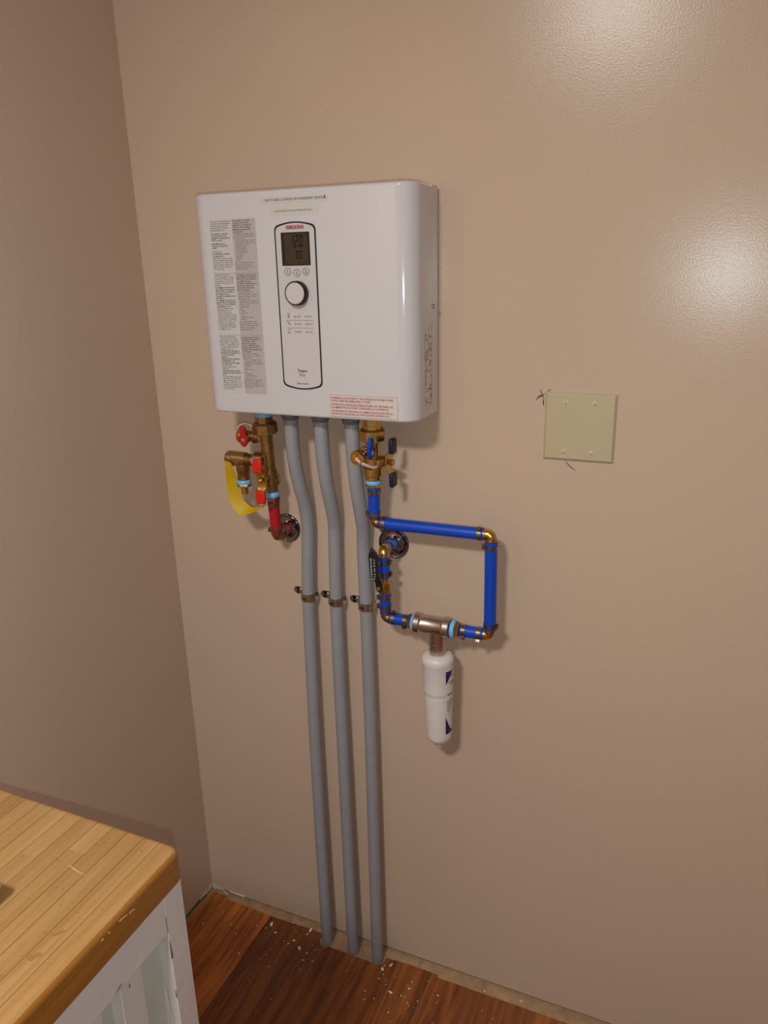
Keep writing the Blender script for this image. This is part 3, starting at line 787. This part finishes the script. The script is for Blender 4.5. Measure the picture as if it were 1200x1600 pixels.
tubing('short vertical red water tube below the hot valve', hax(1.0350), hax(1.1040), M['redpex'], [(.0075, (-1, -.25, 0)), (.0625, (.45, -1, 0))], 'red water tubes')
HC = Vector((.2998, -.0490, 1.0270))
elbow('dull brass elbow at the foot of the red tube', HC, (0, 0, 1), Vector((-.006, .049, .003)), M['oldbrass'], .0085, .0100)
EH = Vector((.2953, 0, 1.0300)); dH = (EH - HC).normalized()
t = thing('water_tube', EH, 'faded red stub tube from the elbow into the chrome wall flange', 'water tube', 'red water tubes')
sub(t, G().cyl(HC + dH*.010, EH - dH*.0004, .0113, 24, .0005), 'tube', M['pinkpex'])
clamp_ring(t, HC + dH*.016, dH, (.5, -.3, .1), mm=M['clamp'])
for q in (.026, .034): sub(t, G().lathe(HC + dH*q, dH, [(0, .0113), (.001, .0122), (.004, .0122), (.005, .0113)], 24), 'sleeve_ring', M['pinkpex'])

def escutcheon(label, c, r):
    c = Vector(c); n = Vector((0, -1, 0))
    e = thing('wall_flange', c, label, 'flange', 'chrome wall flanges')
    sub(e, G().lathe(c, n, [(.0004, r), (.0026, r-.0003), (.0046, r-.0018), (.0050, r-.0030), (.0044, r-.0042), (.0030, r-.0052), (.0026, r-.0066), (.0030, .0195), (.0042, .0160), (.0062, .0138), (.0066, .0128), (.0060, .0124), (.0004, .0124)], 44, False), 'plate', M['flange'], sharp=60)
    sub(e, G().lathe(c, n, [(.0002, r+.0012), (.0007, r+.0012), (.0007, r-.003)], 44, False), 'rim', M['strap'])
    return e
escutcheon('round chrome wall flange behind the red tube', EH, .0315)

# ------------------------------------------------------------------ cold side (right)
CXc, CYc = .5187, -.058
cax = lambda z: Vector((CXc, CYc, z))
cz_ = dict(neck=(1.2610, 1.2868, .0170), nut=(1.2402, 1.2625, .0232), body=(1.1905, 1.2405, .0130),
           rings=[(1.1905, 1.1925, .0165), (1.1765, 1.1910, .0186)], low=(1.1678, 1.1768, .0160), lever=1.2030, drain=1.2205, dhandle=1.2280)
valve('cold_water_valve', 'brass cold water shutoff valve with blue handles under the right of the heater', cax, math.radians(85), M['brass'], cz_, False)
adapter('brass adapter nut with light blue tape above the short blue tube', cax(1.1530), cax(1.1676), .0085, .0148, M['brass'], .0146)
tubing('short vertical blue water tube below the cold valve', cax(1.0955), cax(1.1528), M['bluepex'], [(.0060, (-1, -.2, 0)), (.0490, (-.1, -1, 0))], 'blue water tubes')
LP = -.0565
C1 = Vector((.5187, -.0575, 1.0846)); C2 = Vector((.7405, LP, 1.0862)); C3 = Vector((.7418, LP, .8925)); C4 = Vector((.5358, LP, .8936)); C5 = Vector((.5335, -.0535, 1.0285))
elbow('dull brass elbow below the short blue tube at the cold valve', C1, (0, 0, 1), C2 - C1, M['oldbrass'], .0110, .0115)
d12 = (C2 - C1).normalized()
tubing('long horizontal blue water tube across the top of the loop', C1 + d12*.0120, C2 - d12*.0135, M['bluepex'], [(.0075, (0, -1, -.9)), (.1895, (.0, -.6, .8))], 'blue water tubes')
elbow('brass elbow at the upper right corner of the blue loop', C2, C1 - C2, C3 - C2, M['brass'], .0135, .0115)
d23 = (C3 - C2).normalized()
tubing('long vertical blue water tube down the right of the loop', C2 + d23*.0120, C3 - d23*.0120, M['bluepex'], [(.0105, (-1, -.3, 0)), (.1620, (1, -.2, 0))], 'blue water tubes')
elbow('brass elbow at the lower right corner of the blue loop', C3, C2 - C3, C4 - C3, M['brass'], .0115, .0115)
dl = (C4 - C3).normalized()       # leftwards along the bottom
xp = lambda x: C3 + dl*((C3.x - x)/abs(dl.x))
tubing('short blue water tube right of the steel tee', xp(.6865), xp(.7295), M['bluepex'], [(.0065, (0, -.8, -.7)), (.0355, (0, -.6, -.9))], 'blue water tubes')
adapter('brass adapter with light blue tape on the right end of the tee', xp(.6860), xp(.6680), .0085, .0155, M['brass'], .0172)
# stainless tee
tee = thing('tee_fitting', xp(.6410), 'satin steel tee fitting above the white water filter', 'tee fitting')
g = G().lathe(xp(.5975), -dl, [(0, .0150), (0, .0192), (.0010, .0200), (.0105, .0200), (.0120, .0185), (.0150, .0172), (.0530, .0172), (.0560, .0185), (.0575, .0200), (.0680, .0200), (.0690, .0192), (.0690, .0150)], 36, True)
sub(tee, g, 'run', M['stainless'])
TX = .6412
g = G().lathe((TX, LP, .8850), (0, 0, -1), [(0, .0160), (.0180, .0160), (.0200, .0156), (.0470, .0158), (.0490, .0152)], 32)
sub(tee, g, 'branch', M['stainless'])
g = G().tube(smooth_path([(TX - .0130, LP - .0098, .8585), (TX - .0060, LP - .0152, .8590), (TX, LP - .0164, .8592), (TX + .006, LP - .0154, .8574), (TX + .010, LP - .0128, .8566)], 4), .0008, 6)
sub(tee, g, 'weld_scratch', M['chrome'])
adapter('brass adapter with light blue tape on the left end of the tee', xp(.5838), xp(.5972), .0060, .0155, M['brass'], .0165)
tubing('short blue water tube left of the steel tee', xp(.5465), xp(.5832), M['bluepex'], [(.0070, (0, -.3, 1)), (.0315, (0, -1, -.6))], 'blue water tubes')
elbow('dull brass elbow at the lower left corner of the blue loop', C4, C3 - C4, C5 - C4, M['oldbrass'], .0100, .0125)
d45 = (C5 - C4).normalized(); zp = lambda z: C4 + d45*((z - C4.z)/d45.z)
tubing('short blue water tube under the black-handled ball valve', zp(.9070), zp(.9430), M['bluepex'], [(.0095, (-1, -.2, 0)), (.0280, (-1, -.3, 0))], 'blue water tubes')
bv = thing('ball_valve', zp(.9430), 'small brass ball valve with a long black lever', 'ball valve')
g = G().lathe(zp(.9432), d45, [(0, .0102), (.0030, .0108), (.0055, .0118), (.0100, .0126), (.0165, .0128), (.0215, .0126), (.0225, .0108), (.0260, .0104), (.0300, .0100), (.0325, .0098)], 28)
sub(bv, g, 'body', M['brass'])
VB = zp(.9635)
st0 = VB + Vector((0, -.0090, 0)); st1 = VB + Vector((0, -.0288, .0004))
sub(bv, G().cyl(st0, st1, .0062, 16), 'stem', M['oldbrass'])
g = G(); yh = -.0845
cl = [(.5362, .9560), (.5415, .9600), (.5425, .9700), (.5410, .9790), (.5378, .9845), (.5362, .9925), (.5360, 1.0290), (.5335, 1.0360), (.5280, 1.0420), (.5235, 1.0425), (.5190, 1.0340), (.5178, 1.0280), (.5198, .9880), (.5225, .9830), (.5278, .9780), (.5290, .9660), (.5312, .9580)]
g.prism([(x, yh - .004*max(0, min(1, (z-.975)/.02)), z) for x, z in cl], (0, .0030, 0))
lv = sub(bv, g, 'lever', M['black'], bevel=.0008)
gp = [(x, z) for x, z in cl if z > .982]
sub(lv, G().prism([(x, yh - .0056, z) for x, z in gp], (0, .0062, 0)), 'grip', M['black'], bevel=.0018, bseg=3)
g = G().hexa(st1 + Vector((0, -.0002, 0)), st1 + Vector((0, -.0034, 0)), .0046).cyl(st1 + Vector((0, -.0034, 0)), st1 + Vector((0, -.0048, 0)), .0026, 12)
sub(lv, g, 'lever_nut', M['brass'])
g = G()
for xa, z0, z1 in ((.5222, .9890, 1.0245), (.5287, .9890, 1.0240)):
    z = z0
    while z < z1:
        L_ = random.uniform(.0016, .0036); xx = xa + (z - 1.0)*-.02
        g.prism([(xx, yh - .0056, z), (xx + random.uniform(.0026, .0036), yh - .0056, z), (xx + random.uniform(.0026, .0036), yh - .0056, z + L_), (xx, yh - .0056, z + L_)], (0, -.0003, 0))
        z += L_ + random.uniform(.0004, .0012) if xa < .525 else L_ + random.uniform(.0008, .0034)
g.prism([(.5226, yh - .0056, .9848), (.5318, yh - .0056, .9845), (.5300, yh - .0056, .9866), (.5236, yh - .0056, .9868)], (0, -.0003, 0))
sub(lv, g, 'raised_marks', M['conduit'])
tubing('short blue water tube above the black-handled ball valve', zp(.9765), zp(1.0175), M['bluepex'], [(.0075, (1, -.1, 0)), (.0310, (1, -.2, .0))], 'blue water tubes')
E5 = Vector((.5325, 0, 1.0260)); d5w = (E5 - C5).normalized()
elbow('domed bright brass elbow in front of the chrome wall flange', C5, C4 - C5, d5w, M['brass'], .0115, .0100, .0102)
t = thing('water_tube', E5, 'blue stub tube from the brass elbow into the chrome wall flange', 'water tube', 'blue water tubes')
sub(t, G().cyl(C5 + d5w*.0105, E5 - d5w*.0004, .0113, 24, .0005), 'tube', M['sleeve'])
clamp_ring(t, C5 + d5w*.0185, d5w, (.9, -.1, -.5))
for q in (.0275, .036): sub(t, G().lathe(C5 + d5w*q, d5w, [(0, .0113), (.001, .0126), (.0045, .0126), (.0055, .0113)], 24), 'sleeve_ring', M['sleeve'])
escutcheon('round chrome wall flange behind the blue loop', E5, .0320)

# ------------------------------------------------------------------ white filter cartridge under the tee
F0, F1 = Vector((TX, LP, .8370)), Vector((.6448, LP, .6320)); fd = (F1 - F0).normalized(); FL = (F1-F0).length
fax = lambda z: F0 + fd*((F0.z - z)/-fd.z)
prof = [(.8372, .0165), (.8371, .0190), (.8364, .0225), (.8350, .0262), (.8330, .0287), (.8300, .0304), (.8265, .0311), (.8225, .0311), (.8190, .0307), (.8172, .0300), (.7640, .0289), (.7600, .0290), (.7575, .0280), (.7550, .0274), (.7525, .0276), (.7490, .0277), (.6650, .0254), (.6600, .0250), (.6545, .0236), (.6505, .0205), (.6490, .0185)]
filt = thing('water_filter', F1, 'white inline water filter cartridge hanging under the steel tee', 'water filter')
sub(filt, G().lathe(F0, fd, [(F0.z - z, r) for z, r in prof], 48), 'canister', M['filter'], sharp=40)
g = G().lathe(fax(.6492), fd, [(0, .0125), (.0060, .0118), (.0130, .0092), (.0150, .0075)], 8)
sub(filt, g, 'outlet_nipple', M['filter'])
def radius_at(z):
    for (za, ra), (zb, rb) in zip(prof, prof[1:]):
        if zb <= z <= za and za > zb: return ra + (rb-ra)*(za-z)/(za-zb)
    return .029
def decal(a0, a1, top, bot, lift, na=12):
    """curved patch on the canister; angles in degrees from the front towards +x"""
    g = G(); vs = []; fs = []; nz = 10
    for i in range(na+1):
        a = a0 + (a1-a0)*i/na; t = i/na; zt, zb = top(t), bot(t)
        for j in range(nz+1):
            z = zb + (zt-zb)*j/nz; c = fax(z); r = radius_at(z) + lift
            vs.append((c.x + r*math.sin(math.radians(a)), c.y - r*math.cos(math.radians(a)), z))
    for i in range(na):
        for j in range(nz): fs.append((i*(nz+1)+j, i*(nz+1)+j+1, (i+1)*(nz+1)+j+1, (i+1)*(nz+1)+j))
    return g.add(vs, fs)
lab = sub(filt, decal(46, 150, lambda t: .8205, lambda t: .6690, .0002, 24), 'paper_label', M['labelwhite'])
sub(lab, decal(49, 98, lambda t: .8170, lambda t: .7830 + .034*min(1, t*1.12)**1.0 - .0001, .0005), 'navy_panel', M['navy'])
sub(lab, decal(49, 100, lambda t: .7140 - .0365*(1-(1-t)**2.2), lambda t: .6735 + .002*t, .0005), 'navy_panel', M['navy'])
g = G()
def bars(a0, a1, z, h):
    a = a0
    while a < a1:
        w_ = random.uniform(2, 6); e = decal(a, min(a+w_, a1), lambda t: z+h, lambda t: z, .0005, 2); g.add(e.v, e.f); a += w_ + random.uniform(1, 2.5)
bars(56, 84, .7590, .0034)
for k, (zz, a1) in enumerate(((.7525, 86), (.7488, 84), (.7450, 88), (.7412, 80), (.7374, 84), (.7336, 78), (.7298, 80), (.7260, 70), (.7222, 74), (.7184, 68))): bars(56 + (6 if k > 7 else 0), a1, zz, .0016)
bars(62, 92, .7850, .0026); bars(66, 88, .7990, .0022); bars(72, 94, .7800, .0016)
sub(lab, g, 'label_print', M['mauveink'])

# ------------------------------------------------------------------ blank wall cover plate
PX, PZ, PW, PH = .8139, 1.2167, .1159, .1143
cov = thing('cover_plate', (PX + PW/2, 0, PZ), 'almond two-gang blank cover plate with four screws on the wall', 'cover plate')
g = G()
o0 = [(PX, 0, PZ), (PX+PW, 0, PZ), (PX+PW, 0, PZ+PH), (PX, 0, PZ+PH)]
vs = []
for ins, y in ((0, -.0003), (0, -.0022), (.0012, -.0040), (.0036, -.0056)):
    vs += [(PX+ins, y, PZ+ins), (PX+PW-ins, y, PZ+ins), (PX+PW-ins, y, PZ+PH-ins), (PX+ins, y, PZ+PH-ins)]
fs = [(0, 3, 2, 1), (12, 13, 14, 15)]
for i in range(3):
    for k in range(4):
        k2 = (k+1) % 4; fs.append((i*4+k, i*4+k2, (i+1)*4+k2, (i+1)*4+k))
g.add(vs, fs); sub(cov, g, 'plate', M['almond'], bevel=.0006, sharp=25)
for sx, sz, rot in ((-1, 1, 88), (1, 1, 85), (-1, -1, 80), (1, -1, 55)):
    c = Vector((PX + PW/2 + sx*.023, -.0056, PZ + PH/2 + sz*.04165))
    s = sub(cov, G().lathe(c, (0, -1, 0), [(-.0005, .0042), (.0003, .0042), (.0011, .0030), (.0014, .0014), (.0014, .0001)], 20, False), 'screw', M['almondscrew'])
    a = math.radians(rot)
    sub(s, G().obox(c + Vector((0, -.0011, 0)), (math.cos(a), 0, math.sin(a)), (0, 1, 0), (-math.sin(a), 0, math.cos(a)), .0064, .0008, .0010), 'screw_slot', M['slot'])

# ------------------------------------------------------------------ base cabinet and butcher block top
CT, TB = .914, .8735           # top and underside of the block
YFAR, YNEAR, XR = -.7225, -1.75, .5665
cabinet = thing('base_cabinet', (.28, -1.2, 0), 'white painted base cabinet with chipped paint under the wooden worktop', 'cabinet')
XC = .5625; YC = -.7262
g = G().box((.012, YNEAR + .01, .0), (XC - .022, YC - .002, TB))
sub(cabinet, g, 'carcass', M['cab'])
def board(nm, y0, y1, z0, z1, x0, x1, m=None, bev=.0015): return sub(cabinet, G().box((x0, y0, z0), (x1, y1, z1)), nm, m or M['cab'], bevel=bev)
board('stile', -.7570, YC, .0, TB - .0003, XC - .022, XC, bev=.0006)
board('top_rail', YNEAR + .01, -.7574, .8190, TB - .0003, XC - .022, XC - .0003, bev=.0008)
board('recessed_panel', YNEAR + .01, -.7574, .0, .8188, XC - .0222, XC - .0165, M['cab_green'], 0)
# raised vertical slats with sloping edges inside the frame
ys = -.7960
for k in range(9):
    y1 = ys - k*.0600; y0 = y1 - .0400
    g = G().prism([(XC - .0165, y0, 0.0), (XC - .0165, y1, 0.0), (XC - .0045, y1 - .0040, 0.0), (XC - .0045, y0 + .0040, 0.0)], (0, 0, .8186))
    sub(cabinet, g, 'slat', M['cab'], bevel=.0008)
g = G().add([(XC - .0165, -.7576, .742), (XC - .0165, -.7575, .62), (XC - .0165, -.7640, .62), (XC - .0030, -.7575, .62), (XC - .0165, -.7575, 0), (XC - .0165, -.7640, 0), (XC - .0030, -.7575, 0)],
            [(0, 2, 3), (0, 1, 2), (0, 3, 1), (1, 4, 5, 2), (2, 5, 6, 3), (3, 6, 4, 1), (4, 6, 5)])
sub(cabinet, g, 'stile_bevel', M['cab'])
# bare wood where the paint chipped
def chip(y, z, pts):
    g = G().prism([(XC - .0001, y + a, z + b) for a, b in pts], (.0004, 0, 0)); sub(cabinet, g, 'paint_chip', M['chip_dark'])
chip(-.7565, .7890, [(-.0008, -.008), (.0008, -.0085), (.0018, -.004), (.0010, .004), (.0006, .012), (-.0002, .020), (-.0006, .010)])
chip(-.7572, .8300, [(-.0002, -.010), (.0002, -.010), (.0002, .012), (-.0002, .012)])
chip(-.7580, .7270, [(-.0003, -.005), (.0006, -.004), (.0003, .008), (-.0004, .004)])
chip(-.8370, .8235, [(-.006, -.0012), (.002, .0002), (.006, .0016), (.001, .0014)])
chip(-.8230, .8120, [(-.0006, -.002), (.0006, -.002), (.0006, .003), (-.0006, .002)])

top = thing('worktop', (.285, -1.2, TB), 'butcher block worktop of narrow maple staves with rounded edges on the cabinet', 'worktop')
sub(top, G().box((.012, YNEAR + .001, TB + .0005), (XR - .012, YFAR - .012, CT - .0012)), 'core', M['glue'])
bounds = [XR, .5405, .5184, .4948, .4727, .4490, .4257, .4027, .3787, .3565, .3339, .3103, .2855]
while bounds[-1] > .04: bounds.append(bounds[-1] - .0235)
bounds.append(.0105)
RB = .0085
gap = .00035
tones = [(1, 1, 1, 1), (.93, .90, .84, 1), (1.04, 1.04, 1.02, 1), (.97, .95, .92, 1), (1.02, 1.0, .95, 1), (.90, .86, .78, 1), (1.0, .97, .92, 1)]
def far_profile(z):       # how far the edge draws in at height z (round-over)
    if z <= CT - RB: return 0.0
    s = (z - (CT - RB))/RB; return RB*(1 - math.sqrt(max(0, 1 - s*s)))
zl = [TB, CT - RB] + [CT - RB + RB*math.sin(math.radians(a)) for a in (18, 36, 54, 70, 82, 90)]
cuts = {1: -.98, 2: -1.05, 3: -.835, 4: -.775, 5: -.900, 6: -.800, 7: -1.1, 8: -.93, 9: -.76, 10: -.88}
for i in range(len(bounds)-1):
    x1, x0 = bounds[i], bounds[i+1]
    segs = [(YFAR, cuts.get(i, -1.1)), (cuts.get(i, -1.1), -1.40), (-1.40, YNEAR)] if i else [(YFAR, YNEAR)]
    for (ya, yb) in segs:
        g = G(); rings = []
        for z in zl:
            ins = far_profile(z)
            yy = ya - (ins if ya == YFAR else .00006)
            if i == 0:
                rc = .0130; xr = x1 - ins; r = max(rc - ins*.3, .004); pts = [(x0 + gap, yb + gap), (xr, yb + gap)]
                for k in range(7):
                    a = math.radians(90*k/6); pts.append((xr - r + r*math.cos(a), yy - r + r*math.sin(a)))
                pts.append((x0 + gap, yy))
            else: pts = [(x0 + gap, yb + .00006), (x1 - gap, yb + .00006), (x1 - gap, yy), (x0 + gap, yy)]
            rings.append([(px, py, z) for px, py in pts])
        n = len(rings[0]); fs = []
        for a in range(len(rings)-1):
            for k in range(n):
                k2 = (k+1) % n; fs.append((a*n+k, a*n+k2, (a+1)*n+k2, (a+1)*n+k))
        fs += [tuple(range(n)), tuple(range((len(rings)-1)*n, len(rings)*n))]
        g.add([p for r in rings for p in r], fs)
        st_ = sub(top, g, 'stave', M['butcher'], color=random.choice(tones) if i else (.98, .95, .88, 1), sharp=40)
        if i == 0:            # darker amber colour on the outer side faces of the block
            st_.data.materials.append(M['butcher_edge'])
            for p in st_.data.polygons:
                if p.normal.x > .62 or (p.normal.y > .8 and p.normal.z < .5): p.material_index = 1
# ------------------------------------------------------------------ white tray at the left
tray = thing('tray', (.363, -.930, CT), 'white flat-rimmed tray on the worktop, only its rounded corner in view', 'tray')
g = G().prism([(x, y, CT + .0185) for x, y in rrect(.293, .4462, -1.000, -.8575, .006)], (0, 0, .0065))
sub(tray, g, 'rim', M['traywhite'], bevel=.002)
g = G().prism([(x, y, CT + .0002) for x, y in rrect(.312, .4230, -.980, -.8805, .012)], (0, 0, .0186))
sub(tray, g, 'foot', M['traywhite'])

# ------------------------------------------------------------------ plaster crumbs on the floor
def lump(cx, cy, z, s, g=None, seed=0):
    rnd = random.Random(seed); g = g or G()
    bm = bmesh.new(); bmesh.ops.create_icosphere(bm, subdivisions=1, radius=1.0)
    sx, sy, sz = s*rnd.uniform(.9, 1.6), s*rnd.uniform(.45, .9), s*rnd.uniform(.25, .5); a = rnd.uniform(0, 6.28)
    vs = []
    for v in bm.verts:
        k = rnd.uniform(.5, 1.3); px, py, pz = v.co.x*sx*k, v.co.y*sy*k, v.co.z*sz*k
        vs.append((cx + px*math.cos(a) - py*math.sin(a), cy + px*math.sin(a) + py*math.cos(a), z + max(0.00005, pz + sz*.5)))
    g.add(vs, [tuple(x.index for x in f.verts) for f in bm.faces]); bm.free(); return g
big = [(.205, -.047, .0045), (.203, -.040, .0030), (.226, -.063, .0028), (.280, -.067, .0042), (.272, -.079, .0034), (.302, -.080, .0048), (.303, -.024, .0050), (.328, -.106, .0032), (.177, -.146, .0030), (.508, -.058, .0050), (.522, -.041, .0040), (.548, -.105, .0046), (.583, -.081, .0034), (.326, -.086, .0030), (.198, -.060, .0026), (.301, -.037, .0030)]
for k, (cx, cy, s) in enumerate(big):
    props(obj('plaster_chip', lump(cx, cy, 0, s, None, k), M['plaster'], base=(cx, cy, 0)), 'small white plaster chip fallen on the dark floor near the grey conduits', 'plaster chip', 'plaster chips on the floor')
pts = [(.141,-.007),(.069,-.059),(.050,-.082),(.047,-.106),(.111,-.083),(.174,-.062),(.140,-.102),(.163,-.097),(.240,-.004),(.251,-.019),(.258,-.033),(.274,-.043),(.259,-.077),(.328,-.060),(.341,-.070),(.348,-.100),(.332,-.129),(.230,-.141),(.238,-.124),(.261,-.150),(.243,-.108),(.310,-.220),(.294,-.257),(.295,-.142),(.510,-.083),(.526,-.082),(.543,-.064),(.493,-.124),(.501,-.143),(.572,-.104),(.550,-.032),(.577,-.075),(.562,-.151),(.597,-.121),(.433,-.066),(.433,-.093),(.357,-.056),(.338,-.038),(.520,-.133),(.583,-.063),(.580,-.103),(.591,-.115),(.611,-.103),(.562,-.151),(.658,-.139),(.775,-.080),(.617,-.047),(.647,-.073),(.651,-.090),(.748,-.071),(.739,-.021),(.820,-.014),(.573,-.010),(.543,-.007),(.558,-.016),(.530,-.092),(.515,-.070),(.508,-.048)]
g = G()
for k, (cx, cy) in enumerate(pts):
    lump(cx, cy, 0 if cy < -.024 else -.004, random.uniform(.0010, .0022), g, 100 + k)
for k in range(70):
    cx = random.gauss(.30, .05) if k % 2 else random.gauss(.55, .04); cy = -abs(random.gauss(.085, .035)) - .025
    lump(cx, cy, 0, random.uniform(.0004, .0009), g, 300 + k)
props(obj('plaster_crumbs', g, M['plaster'], base=(.3, -.08, 0)), 'fine white plaster crumbs scattered over the brown floor and bare strip', 'crumbs', None, 'stuff')

# stains, scratches and knots on the butcher block (they lie flush on the staves)
def patch(pts, nm, m): sub(top, G().prism([(x, y, CT + .00003) for x, y in smooth_ring(pts)], (0, 0, .00005)), nm, m)
def smooth_ring(pts):
    P = [Vector((x, y, 0)) for x, y in pts]; n = len(P); out = []
    for i in range(n):
        a, b, c, d = P[i-1], P[i], P[(i+1) % n], P[(i+2) % n]
        for j in range(4):
            t = j/4; q = 0.5*((2*b) + (c-a)*t + (2*a-5*b+4*c-d)*t*t + (3*b-a-3*c+d)*t**3); out.append((q.x, q.y))
    return out
patch([(.5126, -.8734), (.5191, -.8724), (.5269, -.8717), (.5305, -.8670), (.5329, -.8627), (.5287, -.8630), (.5251, -.8680), (.5190, -.8700), (.5137, -.8700)], 'stain', M['stain'])
patch([(.5117, -.9024), (.5186, -.9010), (.5278, -.9020), (.5300, -.8970), (.5331, -.8930), (.5279, -.8915), (.5209, -.8971)], 'stain', M['stain'])
patch([(.5100, -.9245), (.5170, -.9220), (.5165, -.9255), (.5110, -.9275)], 'stain', M['stain'])
patch([(.4670, -.7940), (.4738, -.7944), (.4806, -.7957), (.4893, -.7972), (.4960, -.7978), (.4890, -.7980), (.4800, -.7970), (.4738, -.7955)], 'scuff', M['scuff'])
for kx, ky in ((.4808, -.752), (.4883, -.748), (.4882, -.8223), (.4811, -.8233), (.5034, -.8401), (.5270, -.8404), (.5296, -.7466), (.4510, -.7927), (.5469, -.8271)):
    patch([(kx - .0007, ky), (kx, ky - .0010), (kx + .0007, ky), (kx, ky + .0011)], 'knot', M['knot'])
for P in ([(-.8264, .9040), (-.8205, .9035), (-.8147, .9020)], [(-.8120, .9005), (-.8075, .9010), (-.8036, .8990)], [(-.8517, .9040), (-.8490, .9042)], [(-.8420, .9040), (-.8400, .9042)]):
    g = G().tube([(XR, y, z) for y, z in P], .0005, 6); sub(top, g, 'scuff', M['scuff'])

for o in bpy.data.objects:
    if '_base' in o: del o['_base']
